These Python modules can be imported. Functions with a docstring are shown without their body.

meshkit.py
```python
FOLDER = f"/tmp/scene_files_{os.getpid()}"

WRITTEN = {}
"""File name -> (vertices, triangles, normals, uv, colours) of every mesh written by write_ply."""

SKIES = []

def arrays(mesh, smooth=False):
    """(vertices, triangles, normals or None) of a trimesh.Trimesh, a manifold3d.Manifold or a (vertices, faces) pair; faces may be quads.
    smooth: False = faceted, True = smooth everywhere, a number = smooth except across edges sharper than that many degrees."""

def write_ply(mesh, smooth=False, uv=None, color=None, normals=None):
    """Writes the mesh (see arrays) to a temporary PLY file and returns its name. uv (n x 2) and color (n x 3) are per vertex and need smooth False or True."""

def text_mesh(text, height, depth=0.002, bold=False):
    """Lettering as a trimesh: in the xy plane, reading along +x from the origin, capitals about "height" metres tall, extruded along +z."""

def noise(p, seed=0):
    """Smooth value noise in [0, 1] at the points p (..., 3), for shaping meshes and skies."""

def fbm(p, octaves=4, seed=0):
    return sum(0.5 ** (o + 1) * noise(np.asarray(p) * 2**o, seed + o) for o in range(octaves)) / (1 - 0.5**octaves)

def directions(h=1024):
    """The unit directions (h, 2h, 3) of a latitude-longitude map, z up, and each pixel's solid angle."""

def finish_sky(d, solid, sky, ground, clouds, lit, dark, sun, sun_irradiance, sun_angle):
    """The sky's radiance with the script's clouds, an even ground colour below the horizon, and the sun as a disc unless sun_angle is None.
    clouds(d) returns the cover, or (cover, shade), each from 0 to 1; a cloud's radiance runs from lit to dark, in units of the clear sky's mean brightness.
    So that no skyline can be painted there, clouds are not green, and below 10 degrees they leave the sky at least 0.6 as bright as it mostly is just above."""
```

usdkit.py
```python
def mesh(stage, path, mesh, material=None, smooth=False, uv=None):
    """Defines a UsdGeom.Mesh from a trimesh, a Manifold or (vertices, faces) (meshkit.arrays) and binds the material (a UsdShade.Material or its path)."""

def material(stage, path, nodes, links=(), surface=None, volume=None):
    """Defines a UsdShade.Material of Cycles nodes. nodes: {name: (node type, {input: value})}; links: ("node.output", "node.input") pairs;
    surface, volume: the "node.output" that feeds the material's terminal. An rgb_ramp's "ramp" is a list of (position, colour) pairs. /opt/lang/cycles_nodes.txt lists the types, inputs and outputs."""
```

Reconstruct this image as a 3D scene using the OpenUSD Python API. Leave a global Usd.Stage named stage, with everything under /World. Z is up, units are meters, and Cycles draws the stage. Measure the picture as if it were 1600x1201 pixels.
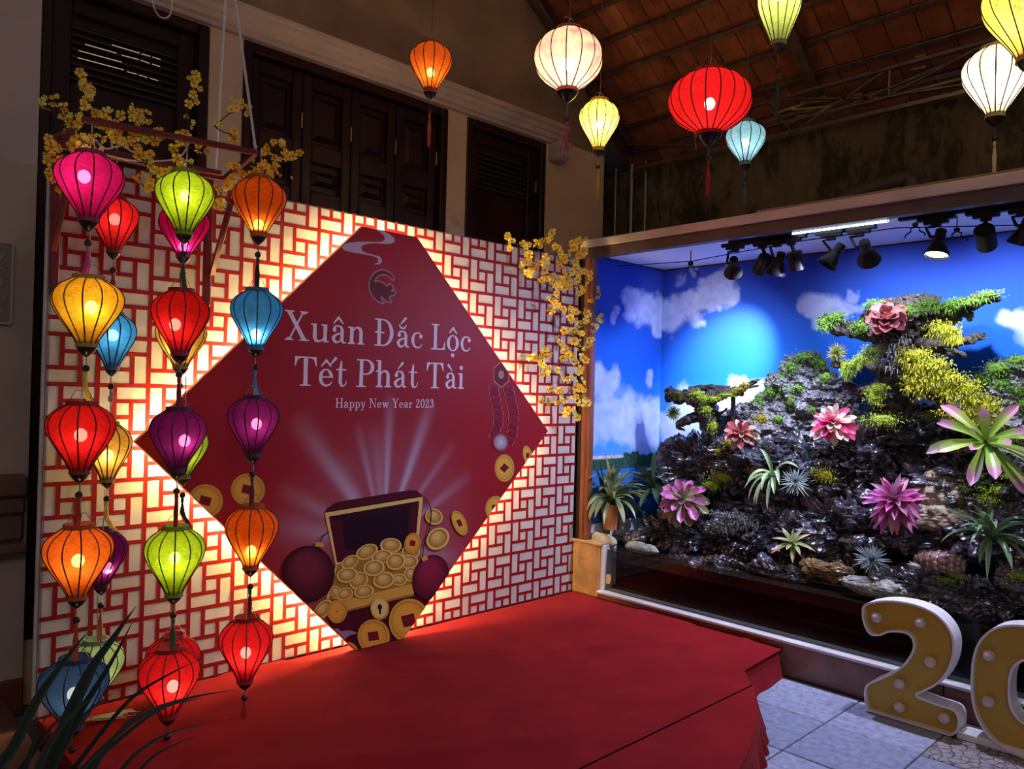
import math, random
import numpy as np, trimesh, usdkit
from pxr import Usd, UsdGeom, UsdLux, UsdShade, Gf, Sdf, Vt
from shapely.geometry import Polygon, LineString, Point, MultiPolygon, box as sbox
from shapely.ops import unary_union
from shapely import affinity
from meshkit import noise, fbm

random.seed(7); RNG = np.random.default_rng(7)
stage = Usd.Stage.CreateInMemory()
UsdGeom.SetStageUpAxis(stage, 'Z'); UsdGeom.SetStageMetersPerUnit(stage, 1.0)
UsdGeom.Xform.Define(stage, '/World'); UsdGeom.Scope.Define(stage, '/World/Looks')

# ------------------------------------------------------------------ camera
FPX, YAW, PIT, ROL = 1212.0, math.radians(46.1), math.radians(0.44), math.radians(1.44)
EYE = np.array([0, 0, 1.5])
FW = np.array([math.cos(YAW) * math.cos(PIT), math.sin(YAW) * math.cos(PIT), math.sin(PIT)])
_r = np.array([math.sin(YAW), -math.cos(YAW), 0]); _u = np.cross(_r, FW)
RT = math.cos(ROL) * _r + math.sin(ROL) * _u; UP = -math.sin(ROL) * _r + math.cos(ROL) * _u
cam = UsdGeom.Camera.Define(stage, '/World/camera')
cam.CreateHorizontalApertureAttr(36.0); cam.CreateVerticalApertureAttr(36.0 * 1201 / 1600)
cam.CreateFocalLengthAttr(FPX / 1600 * 36.0); cam.CreateClippingRangeAttr(Gf.Vec2f(0.05, 1000))
M = np.eye(4); M[0, :3], M[1, :3], M[2, :3], M[3, :3] = RT, UP, -FW, EYE
cam.AddTransformOp().Set(Gf.Matrix4d(*M.ravel().tolist()))
cam.CreateExposureAttr(0.0)

# ------------------------------------------------------------------ night sky: faint, even town glow
sky = UsdLux.DomeLight.Define(stage, '/World/night_sky')
sky.CreateIntensityAttr(1.0); sky.CreateColorAttr(Gf.Vec3f(0.040, 0.034, 0.033))

yl = UsdLux.RectLight.Define(stage, '/World/unseen_front_light')   # unseen light behind the camera, placed to brighten sign, blossoms and numbers
yl.CreateWidthAttr(2.4); yl.CreateHeightAttr(.7); yl.CreateIntensityAttr(3.9); yl.CreateColorAttr(Gf.Vec3f(1.0, .82, .76))
_z = -np.array([2.6, 4.4, -1.9]) / np.linalg.norm([2.6, 4.4, -1.9]); _x = np.cross([0, 0, 1.0], _z); _x /= np.linalg.norm(_x); _y = np.cross(_z, _x)
yl.AddTransformOp().Set(Gf.Matrix4d(*_x, 0, *_y, 0, *_z, 0, -.6, -1.6, 3.3, 1))

# ------------------------------------------------------------------ helpers
def ray(px, py): return FW + RT * (px - 800) / FPX + UP * (600.5 - py) / FPX
def on(px, py, ax, v):
    d = ray(px, py); return EYE + d * (v - EYE[ax]) / d[ax]
def depth(p): return float((np.asarray(p) - EYE) @ FW)

COUNT = {}
def number(parent, name):
    k = parent + '/' + name; n = COUNT.get(k, 0); COUNT[k] = n + 1
    return k if n == 0 else f'{k}_{n:03d}'
def tag(p, label=None, cat=None, group=None, kind=None):
    for k, v in (('label', label), ('category', cat), ('group', group), ('kind', kind)):
        if v: p.SetCustomDataByKey(k, v)
    return p
def thing(name, label=None, cat=None, loc=(0, 0, 0), group=None, kind=None, rotz=0.0):
    x = UsdGeom.Xform.Define(stage, number('/World', name))
    x.AddTranslateOp().Set(Gf.Vec3d(*map(float, loc)))
    if rotz: x.AddRotateZOp().Set(float(rotz))
    p = x.GetPrim(); tag(p, label, cat, group, kind); p_loc[str(p.GetPath())] = np.array(loc, float)
    return p
p_loc = {}
def obj(name, mesh, mat, parent=None, smooth=False, col=None, label=None, kind=None, local=False):
    """one mesh; vertices are given in world space and stored relative to the thing that owns it"""
    if isinstance(mesh, MB): mesh = mesh.get()
    base = '/World' if parent is None else str(parent.GetPath())
    path = number(base, name)
    v, f = (np.array(mesh.vertices), np.array(mesh.faces)) if hasattr(mesh, 'vertices') else (np.asarray(mesh[0], float), np.asarray(mesh[1], int))
    if parent is not None and not local:
        q = parent
        while str(q.GetPath()) not in p_loc: q = q.GetParent()
        v = v - p_loc[str(q.GetPath())]
    m = usdkit.mesh(stage, path, (v, f), mat, smooth if col is None else (True if smooth else False))
    if col is not None:
        UsdGeom.PrimvarsAPI(m).CreatePrimvar('print', Sdf.ValueTypeNames.Color3fArray, 'vertex').Set(Vt.Vec3fArray.FromNumpy(np.asarray(col, np.float32)))
    p = m.GetPrim(); tag(p, label=label, kind=kind)
    return p
def struct(name, mesh, mat, label, parent=None, **k):
    p = obj(name, mesh, mat, parent, **k)
    if parent is None: tag(p, label, name.split('_')[0], kind='structure')
    return p

class MB:
    def __init__(s): s.v, s.f, s.c, s.n = [], [], [], 0
    def add(s, v, f, c=None):
        v = np.asarray(v, float); f = np.asarray(f, int)
        if f.shape[1] == 4: f = np.vstack([f[:, [0, 1, 2]], f[:, [0, 2, 3]]])
        s.v.append(v); s.f.append(f + s.n); s.n += len(v)
        if c is not None: s.c.append(np.broadcast_to(np.asarray(c, float), (len(v), 3)))
        return s
    def t(s, m, c=None): return s.add(m.vertices, m.faces, c)
    def get(s): return np.vstack(s.v), np.vstack(s.f)
    def col(s): return np.vstack(s.c)
    def box(s, lo, hi, c=None):
        lo, hi = np.minimum(lo, hi), np.maximum(lo, hi)
        m = trimesh.creation.box(hi - lo); m.apply_translation((lo + hi) / 2); return s.t(m, c)
    def tube(s, pts, r, n=6, c=None, cap=True): v, f = tube(pts, r, n, cap); return s.add(v, f, c)

def tube(pts, r, n=6, cap=True):
    p = np.asarray(pts, float); k = len(p); r = np.broadcast_to(r, (k,))
    t = np.gradient(p, axis=0); t /= np.linalg.norm(t, axis=1, keepdims=True) + 1e-12
    ref = np.array([0, 0, 1.0]) if abs(t[0][2]) < 0.9 else np.array([1.0, 0, 0])
    a = np.zeros_like(p)
    for i in range(k):
        x = ref - t[i] * (ref @ t[i]); x /= np.linalg.norm(x) + 1e-12; a[i] = x; ref = x
    b = np.cross(t, a); an = np.arange(n) * 2 * np.pi / n
    v = (p[:, None] + r[:, None, None] * (np.cos(an)[None, :, None] * a[:, None] + np.sin(an)[None, :, None] * b[:, None])).reshape(-1, 3)
    f = []
    for i in range(k - 1):
        for j in range(n):
            q = (j + 1) % n; f += [[i * n + j, i * n + q, (i + 1) * n + q], [i * n + j, (i + 1) * n + q, (i + 1) * n + j]]
    if cap:
        v = np.vstack([v, p[0], p[-1]])
        for j in range(n):
            q = (j + 1) % n; f += [[k * n, q, j], [k * n + 1, (k - 1) * n + j, (k - 1) * n + q]]
    return v, np.array(f)
def lathe(prof, n=20, c=(0, 0, 0)):
    """profile of (r, z) from top to bottom, about z"""
    prof = np.asarray(prof, float); k = len(prof); an = np.arange(n) * 2 * np.pi / n
    v = np.stack([prof[:, 0][:, None] * np.cos(an), prof[:, 0][:, None] * np.sin(an), np.repeat(prof[:, 1][:, None], n, 1)], -1).reshape(-1, 3) + np.asarray(c)
    f = []
    for i in range(k - 1):
        for j in range(n):
            q = (j + 1) % n; f += [[i * n + j, (i + 1) * n + j, (i + 1) * n + q], [i * n + j, (i + 1) * n + q, i * n + q]]
    return v, np.array(f)
def polys(g):
    return [p for p in (getattr(g, 'geoms', [g])) if isinstance(p, Polygon) and p.area > 1e-8] if not g.is_empty else []
def bevel_box(lo, hi, b=0.004):
    lo, hi = np.minimum(lo, hi), np.maximum(lo, hi); b = min(b, *(0.45 * (hi - lo)))
    pts = []
    for s in np.ndindex(2, 2, 2):
        cpt = np.where(np.array(s) == 0, lo, hi); sg = np.where(np.array(s) == 0, 1, -1)
        for ax in range(3):
            o = np.full(3, b) * sg; o[ax] = 0; pts.append(cpt + o)
    return trimesh.convex.convex_hull(np.array(pts))
def ext(poly, plane, a, b):
    """extrude a polygon drawn in (x,z), (y,z) or (x,y) between the two offsets along the third axis"""
    mb = MB()
    for g in polys(poly):
        m = trimesh.creation.extrude_polygon(g, abs(b - a), engine='earcut'); v = np.array(m.vertices); lo = min(a, b); f = np.array(m.faces)
        if plane == 'xz': v = np.stack([v[:, 0], lo + v[:, 2], v[:, 1]], 1); f = f[:, ::-1]
        elif plane == 'yz': v = np.stack([lo + v[:, 2], v[:, 0], v[:, 1]], 1)
        else: v = np.stack([v[:, 0], v[:, 1], lo + v[:, 2]], 1)
        mb.add(v, f)
    return mb
def spline(pts, n=8, closed=False):
    p = np.asarray(pts, float); k = len(p); out = []
    idx = range(k if closed else k - 1)
    for i in idx:
        g = (lambda j: p[j % k]) if closed else (lambda j: p[min(max(j, 0), k - 1)])
        a, b, c, d = g(i - 1), g(i), g(i + 1), g(i + 2)
        for t in np.arange(n) / n:
            out.append(0.5 * (2 * b + (c - a) * t + (2 * a - 5 * b + 4 * c - d) * t * t + (3 * b - a - 3 * c + d) * t ** 3))
    if not closed: out.append(p[-1])
    return np.array(out)
def norm(v): v = np.asarray(v, float); return v / (np.linalg.norm(v) + 1e-12)
def lin(*c):  # sRGB 0..255 -> linear
    c = np.array(c, float) / 255; return np.where(c < 0.04045, c / 12.92, ((c + 0.055) / 1.055) ** 2.4)

# ------------------------------------------------------------------ materials
L = '/World/Looks/'
def pm(name, color, rough=0.5, metal=0.0, var=0.0, scale=8.0, bump=0.0, bscale=40.0, spec=0.5, detail=4.0, **kw):
    nodes = {'p': ('principled_bsdf', dict(base_color=color, roughness=rough, metallic=metal, specular_ior_level=spec, **kw))}
    links = []
    if var or bump: nodes['tc'] = ('texture_coordinate', {})
    if var:
        c = np.array(color)
        nodes['n'] = ('noise_texture', dict(scale=scale, detail=detail)); links.append(('tc.object', 'n.vector'))
        nodes['r'] = ('rgb_ramp', {'ramp': [(0.3, tuple(c * (1 - var))), (0.7, tuple(np.minimum(c * (1 + var), 1)))]})
        links += [('n.fac', 'r.fac'), ('r.color', 'p.base_color')]
    if bump:
        nodes['bn'] = ('noise_texture', dict(scale=bscale, detail=5.0, roughness=0.6)); nodes['b'] = ('bump', dict(strength=bump, distance=0.01))
        links += [('tc.object', 'bn.vector'), ('bn.fac', 'b.height'), ('b.normal', 'p.normal')]
    return usdkit.material(stage, L + name, nodes, links, surface='p.BSDF')
def printed(name, rough=0.5, trans=0.0, spec=0.4, bump=0.0, bscale=20.0, sheen=0.0):
    nodes = {'a': ('attribute', {'attribute': 'print'}), 'p': ('principled_bsdf', dict(roughness=rough, specular_ior_level=spec))}
    links = [('a.color', 'p.base_color')]; out = 'p.BSDF'
    if bump:
        nodes['tc'] = ('texture_coordinate', {}); nodes['bn'] = ('noise_texture', dict(scale=bscale, detail=4.0)); nodes['b'] = ('bump', dict(strength=bump, distance=0.01))
        links += [('tc.object', 'bn.vector'), ('bn.fac', 'b.height'), ('b.normal', 'p.normal')]
    if trans:
        nodes['t'] = ('translucent_bsdf', {}); nodes['m'] = ('mix_closure', dict(fac=trans))
        links += [('a.color', 't.color'), ('p.BSDF', 'm.closure1'), ('t.BSDF', 'm.closure2')]; out = 'm.closure'
    return usdkit.material(stage, L + name, nodes, links, surface=out)
def glow(name, color, strength):
    return usdkit.material(stage, L + name, {'e': ('emission', dict(color=color, strength=strength))}, [], surface='e.emission')
def silk(name, color, thin=0.10):
    c = np.array(color, float)
    nodes = {'tc': ('texture_coordinate', {}), 'mp': ('mapping', dict(scale=(60, 60, 260))), 'n': ('noise_texture', dict(scale=1.0, detail=3.0)),
             'n2': ('noise_texture', dict(scale=30.0, detail=4.0, distortion=1.5)), 'ad': ('mix_float', dict(fac=0.5)),
             'r': ('rgb_ramp', {'ramp': [(0.30, tuple(c * 0.62)), (0.68, tuple(np.minimum(c * 1.12, 1)))]}),
             'd': ('diffuse_bsdf', {}), 't': ('translucent_bsdf', {}), 'm': ('mix_closure', dict(fac=0.62)),
             'tr': ('transparent_bsdf', dict(color=tuple(np.clip(c ** 0.35, 0, 1)))), 'm2': ('mix_closure', dict(fac=thin))}
    links = [('tc.object', 'mp.vector'), ('mp.vector', 'n.vector'), ('tc.object', 'n2.vector'), ('n.fac', 'ad.a'), ('n2.fac', 'ad.b'), ('ad.result', 'r.fac'), ('r.color', 'd.color'), ('r.color', 't.color'),
             ('d.BSDF', 'm.closure1'), ('t.BSDF', 'm.closure2'), ('m.closure', 'm2.closure1'), ('tr.BSDF', 'm2.closure2')]
    return usdkit.material(stage, L + name, nodes, links, surface='m2.closure')
# ================================================================== large structure
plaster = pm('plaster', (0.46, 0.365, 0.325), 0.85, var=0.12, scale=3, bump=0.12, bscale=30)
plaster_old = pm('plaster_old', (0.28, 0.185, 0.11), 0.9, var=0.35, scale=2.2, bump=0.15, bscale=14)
wood_dark = pm('wood_dark', (0.026, 0.007, 0.006), 0.42, var=0.3, scale=6, bump=0.05, bscale=60, spec=.25)
wood_black = pm('wood_black', (0.012, 0.007, 0.007), 0.4)
WY = 4.1
Wx = lambda px, py=200: on(px, py, 1, WY)[0]
D1, D2, D3 = (Wx(62, 50), Wx(328, 50)), (Wx(381, 70), Wx(700, 180)), (Wx(730, 190), Wx(853, 220))
DTOP, WEND = 3.385, Wx(943, 300)
ROOF = lambda x: 4.43 - 0.706 * (x - 4.1)
gable = Polygon([(-1.6, 0), (WEND, 0), (WEND, ROOF(WEND) - .03), (1.2, ROOF(1.2) - .03), (-1.6, ROOF(1.2) - .03)])
for a, b in (D1, D2, D3): gable = gable.difference(sbox(a, 0.3, b, DTOP))
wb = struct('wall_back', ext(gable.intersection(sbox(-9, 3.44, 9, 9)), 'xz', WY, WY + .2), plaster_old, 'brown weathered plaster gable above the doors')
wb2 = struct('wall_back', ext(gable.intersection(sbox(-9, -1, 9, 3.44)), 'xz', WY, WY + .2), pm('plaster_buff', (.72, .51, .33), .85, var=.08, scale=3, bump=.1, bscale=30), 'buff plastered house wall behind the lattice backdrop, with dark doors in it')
# cornice moulding over the doors + corbel at its right end
prof = [(4.1, 3.39), (4.065, 3.39), (4.06, 3.41), (4.04, 3.418), (4.03, 3.445), (4.012, 3.455), (4.0, 3.478), (3.975, 3.488), (3.97, 3.497), (3.97, 3.517), (4.1, 3.522)]
pr = Polygon(prof); m = trimesh.creation.extrude_polygon(pr, 4.36 - 0.70, engine='earcut'); v = np.array(m.vertices)
struct('trim_1', (np.stack([0.70 + v[:, 2], v[:, 0], v[:, 1]], 1), m.faces), plaster, 'pale moulded cornice running above the three dark doors')
cb = MB(); cx0 = 4.27
cprof = spline([(4.1, 3.27), (4.05, 3.25), (3.99, 3.26), (3.965, 3.30), (3.98, 3.33), (3.965, 3.35), (3.96, 3.39), (4.1, 3.39)], 5)
m = trimesh.creation.extrude_polygon(Polygon(cprof), 0.10, engine='earcut'); v = np.array(m.vertices)
cb.add(np.stack([cx0 + v[:, 2], v[:, 0], v[:, 1]], 1), m.faces)
for k in range(3): cb.tube([(cx0 + .02 + .03 * k, 3.968 - .004, 3.27), (cx0 + .02 + .03 * k, 3.96, 3.32), (cx0 + .02 + .03 * k, 3.958, 3.385)], .009, 6)
struct('trim_2', cb, plaster, 'scrolled plaster corbel under the right end of the cornice')
# doors -------------------------------------------------------------
def door(n, x0, x1, label, kind):
    d = thing('door_%d' % n, label, 'door', ((x0 + x1) / 2, WY, 0)); tag(d, kind='structure')
    y0 = WY + .02
    fr = MB(); w = .055
    fr.t(bevel_box((x0, WY - .012, 0.3), (x0 + w, WY + .12, DTOP), .008)).t(bevel_box((x1 - w, WY - .012, .3), (x1, WY + .12, DTOP), .008)).t(bevel_box((x0 + w, WY - .012, DTOP - w), (x1 - w, WY + .12, DTOP), .008))
    obj('door_frame', fr, wood_dark, d)
    a, b = x0 + w, x1 - w
    leaves = [(a, b)] if kind != 'panel' else [(a + (b - a) * i / 4, a + (b - a) * (i + 1) / 4) for i in range(4)]
    for (p, q) in leaves:
        p += .004; q -= .004
        lf = MB(); lf.box((p, y0 + .055, .3), (q, y0 + .075, DTOP - w))
        st = .085 if kind != 'panel' else .06
        zs = [.3, 2.52, DTOP - w - .02] if kind != 'panel' else [.3, 2.60, 2.88, DTOP - w - .02]
        lf.t(bevel_box((p, y0 + .02, .3), (p + st, y0 + .06, DTOP - w - .004), .006)).t(bevel_box((q - st, y0 + .02, .3), (q, y0 + .06, DTOP - w - .004), .006))
        for z in zs: lf.t(bevel_box((p + st, y0 + .022, z - .06 if z > .4 else z), (q - st, y0 + .06, z + .05 if z < 3.2 else DTOP - w - .005), .006))
        leaf = obj('door_leaf', lf, wood_dark, d)
        if kind == 'panel':
            for z0, z1 in ((2.69, 2.78), (2.96, 3.22), (2.0, 2.50)):
                pn = MB(); pn.t(trimesh.convex.convex_hull(np.array([(x, y0 + yy, z) for x, yy, z in [(p + st + .02 + e, k, zz) for e, k in ((0, .055), (.03, .032)) for zz in (z0 + e, z1 - e)] + [(q - st - .02 - e, k, zz) for e, k in ((0, .055), (.03, .032)) for zz in (z0 + e, z1 - e)]])))
                obj('raised_panel', pn, wood_dark, leaf)
        else:
            za, zb = (2.93, 3.21)
            n_ = 8
            if n == 1:
                for sg_ in ([(133, 69), (182, 83)], [(175, 70), (218, 83)], [(221, 84), (235, 88)], [(238, 89), (251, 93)], [(123, 79), (190, 97)], [(190, 86), (217, 93)], [(220, 94), (234, 99)], [(238, 100), (250, 104)], [(121, 90), (193, 109)], [(199, 112), (214, 116)], [(217, 117), (230, 121)], [(234, 122), (247, 126)]):
                    obj('lit_gap', MB().tube([on(*sg_[0], 1, y0 - .004), on(*sg_[1], 1, y0 - .004)], .0022, 4), gap_glow, d)
            for zlo, zhi in ((za, zb), (2.22, 2.44)):
                for k in range(n_):
                    z = zlo + (zhi - zlo) * (k + .5) / n_; h = (zhi - zlo) / n_
                    sl = bevel_box((p + st, -.019, -.004), (q - st, .019, .004), .003); sl.apply_transform(trimesh.transformations.rotation_matrix(math.radians(38), (1, 0, 0))); sl.apply_translation((0, y0 + .04, z))
                    obj('louvre_slat', MB().t(sl), slat_m, leaf)
        hz = MB()
        for z in (2.35, 3.0): hz.tube([(q - .004, y0 + .015, z), (q - .004, y0 + .015, z + .09)], .008, 8)
        obj('hinge', hz, brass, leaf)
    return d
gap_glow = glow('room_light', (1.0, .72, .5), .42)
slat_m = pm('slat_wood_lit', (.055, .028, .020), .4)  # lighter than the frame: light falling on the slats put into the colour
brass = pm('brass', (0.35, 0.24, 0.10), 0.35, metal=1.0)
door(1, *D1, 'dark wooden louvred door at far left above the hanging lanterns', 'louvre')
door(2, *D2, 'wide dark wooden door of raised panels behind the top of the backdrop', 'panel')
door(3, *D3, 'narrow dark louvred door beside the yellow wall end', 'louvre')
# left pier with stone ledge ---------------------------------------
struct('wall_left', MB().box((-1.6, 4.02, 0), (D1[0] - .01, 4.098, 4.6)), plaster, 'plain greyish wall pier at the left edge of the picture')
led = MB()
for z0, z1, y in ((.98, 1.075, 3.93), (.90, .98, 3.96), (.78, .90, 3.98), (.735, .78, 3.90), (.64, .735, 3.95)):
    led.t(bevel_box((-.8, y, z0), (.845 if z0 > .7 else .70, 4.02, z1), .012))
struct('trim_3', led, pm('ledge_stone', (0.15, 0.085, 0.06), 0.6, var=.2, scale=5), 'stepped stone ledge on the left wall pier')
struct('baseboard_left', MB().t(bevel_box((-1.6, 3.99, 0), (D1[0] - .01, 4.02, .16), .005)), pm('skirting', (0.16, .04, .03), .5), 'dark red baseboard at the foot of the left pier')
# roof --------------------------------------------------------------
clay = [pm('clay_%d' % i, c, 0.75, var=.25, scale=9, bump=.2, bscale=40) for i, c in enumerate([(0.22, .058, .020), (0.19, .046, .017), (0.25, .070, .025)])]
steel = pm('steel_dark', (0.22, 0.15, 0.11), 0.32, metal=0.85, var=.3, scale=14)
ceil = thing('ceiling', 'sloping underside of a clay tile roof on steel battens', 'ceiling', (4.4, 2.4, 4.2)); tag(ceil, kind='structure')
SX, SY = .2045, .180
sl = norm((1, 0, -.706)); nr = norm((.706, 0, 1))
for i in range(-6, 5):
    x = 4.490 + SX * i
    for j in range(-1, 21):
        y = 4.06 - SY * j
        if i < -3 and y < 3.2 - .0: continue
        c0 = np.array([x + SX / 2, y - SY / 2, ROOF(x + SX / 2)]) + nr * .012
        lo, hi = np.array((-.142, -SY / 2 + .003, -.008)), np.array((.142, SY / 2 - .003, .008))
        mb = MB().t(bevel_box(lo, hi, .003)); mb.t(bevel_box((-.01, -.006, -.016), (.035, .006, -.006), .002)); mb.t(bevel_box((-.12, -SY / 2 + .004, -.015), (-.095, SY / 2 - .004, -.006), .003))
        v, f = mb.get(); tilt = trimesh.transformations.rotation_matrix(math.radians(-3.0), (0, 1, 0))[:3, :3]
        v = v @ tilt.T
        v = c0 + v[:, :1] * sl + v[:, 1:2] * np.array([0, 1, 0]) + v[:, 2:] * nr
        obj('roof_tile', (v, f), clay[(i * 7 + j * 3 + (i * j) % 5) % 3], ceil)
    for dz in (0,):
        a = np.array([x, 4.09, ROOF(x)]) - nr * .03
        mb = MB(); m = bevel_box((-.016, -3.7, -.016), (.016, 0, .016), .003); v = np.array(m.vertices)
        mb.add(a + v[:, :1] * sl + v[:, 1:2] * np.array([0, 1, 0]) + v[:, 2:] * nr, m.faces)
        obj('batten', mb, steel, ceil)
m = bevel_box((-1.75, -3.6, .035), (1.65, .2, .05), .003); v = np.array(m.vertices); a = np.array([4.1, 4.0, ROOF(4.1)])
obj('roof_boarding', MB().add(a + v[:, :1] * sl + v[:, 1:2] * np.array([0, 1, 0]) + v[:, 2:] * nr, m.faces), wood_black, ceil)  # dark sheet added to stop sky showing between the tiles
for y in (4.03, 2.40, .75):
    m = bevel_box((-1.6, -.035, -.11), (1.45, .035, -.048), .004); v = np.array(m.vertices); a = np.array([4.1, y, ROOF(4.1)])
    obj('rafter', MB().add(a + v[:, :1] * sl + v[:, 1:2] * np.array([0, 1, 0]) + v[:, 2:] * nr, m.faces), steel, ceil)
# old concrete wall over the planted tank, its truss, posts and pipe
mould = usdkit.material(stage, L + 'mouldy_concrete', {'tc': ('texture_coordinate', {}), 'mp': ('mapping', dict(scale=(1, 1, .45))), 'n1': ('noise_texture', dict(scale=3.2, detail=8.0, roughness=.62, distortion=.6)), 'n2': ('noise_texture', dict(scale=14.0, detail=6.0, roughness=.7)),
    'mx': ('mix_float', dict(fac=.38)), 'r': ('rgb_ramp', {'ramp': [(.38, (.012, .009, .004)), (.46, (.032, .023, .011)), (.50, (.08, .056, .030)), (.62, (.12, .085, .045))]}), 'p': ('principled_bsdf', dict(roughness=.9)), 'b': ('bump', dict(strength=.3, distance=.01))},
    [('tc.object', 'mp.vector'), ('mp.vector', 'n1.vector'), ('mp.vector', 'n2.vector'), ('n1.fac', 'mx.a'), ('n2.fac', 'mx.b'), ('mx.result', 'r.fac'), ('r.color', 'p.base_color'), ('n2.fac', 'b.height'), ('b.normal', 'p.normal')], surface='p.BSDF')
ow = MB().box((5.10, -.6, 2.3), (5.25, 4.6, 3.32)); struct('wall_right', ow, mould, 'mould-stained old concrete wall above the planted tank')
struct('wall_far', MB().box((WEND - .1, 4.35, 1.5), (7.2, 4.5, 4.4)).box((6.4, -1.5, 1.5), (6.5, 4.5, 4.0)), wood_black, 'black backing added to hide the sky beyond the end of the house wall')  # black sheets added so the gap past the wall stays dark
tr = thing('roof_truss', 'rusty steel lattice truss between the stained wall and the tile roof', 'truss', (4.95, 2.4, 3.32))
XT = 4.98
def chord(a, b, r=.014, name='chord'):
    p, q = on(*a, 0, XT), on(*b, 0, XT); obj(name, MB().tube([p, q], r, 6), steel, tr)
    return p, q
chord((1000, 262), (1620, 118), .024); chord((980, 226), (1085, 226), .016); chord((1060, 198), (1620, 44), .020); chord((1160, 208), (1620, 95), .015)
for a, b in (((1050, 245), (1195, 158)), ((1195, 160), (1240, 207)), ((1240, 207), (1390, 107)), ((1390, 105), (1388, 150)), ((1388, 150), (1530, 75)), ((1225, 155), (1385, 153)), ((1085, 205), (1088, 236)), ((1290, 180), (1480, 100)), ((1388, 150), (1600, 118))): chord(a, b, .012, 'web_bar')
rod_m = pm('yellow_brown', (.42, .28, .10), .45, var=.4, scale=20)  # short yellow-brown rods above the stained wall
for k, (a, b) in enumerate((((1238, 171), (1302, 166)), ((1245, 182), (1300, 178)), ((1275, 178), (1296, 168)), ((1330, 150), (1346, 146)), ((1425, 108), (1446, 104)), ((1430, 90), (1445, 86)), ((1250, 160), (1298, 157)), ((1210, 178), (1290, 150)))): obj('bamboo_piece', MB().tube([on(*a, 0, 5.04), on(*b, 0, 5.04)], .008, 6), rod_m, tr)
chrome = pm('steel_post', (0.35, .31, .27), .28, metal=.9)
fr = thing('steel_post_frame', 'three slim steel posts with cross bars against the stained wall above the tank', 'frame', (5.02, 3.9, 2.45))
for y, r in ((4.05, .010), (3.885, .016), (3.745, .009)): obj('post', MB().tube([(5.03, y, 2.44), (5.03, y, 3.36)], r, 10), chrome, fr)
for z in (2.78, 3.30): obj('cross_bar', MB().tube([(5.03, 4.06, z), (5.03, 3.73, z)], .008, 6), steel, fr)
pp = thing('drain_pipe', 'dark plastic drain pipe with two elbows on the stained wall', 'pipe', (5.06, 2.0, 2.6))
pvc = pm('grey_pvc', (.06, .045, .035), .45)
pa, pb = on(1318, 305, 0, 5.03), on(1424, 277, 0, 5.03)
obj('pipe_run', MB().tube(spline([(5.03, pa[1], 2.45), (5.03, pa[1], pa[2] - .05), (5.03, pa[1] - .015, pa[2] - .012), (5.03, pa[1] - .06, pa[2]), (5.03, pb[1] + .06, pb[2]), (5.03, pb[1] + .012, pb[2] - .012), (5.03, pb[1], pb[2] - .06), (5.03, pb[1], 2.45)], 6), .047, 14), pvc, pp)
for dz in (.07, .10): obj('clamp_band', MB().tube([(5.03, pb[1], pb[2] - dz), (5.03, pb[1], pb[2] - dz - .014)], .0495, 14), chrome, pp)

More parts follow.
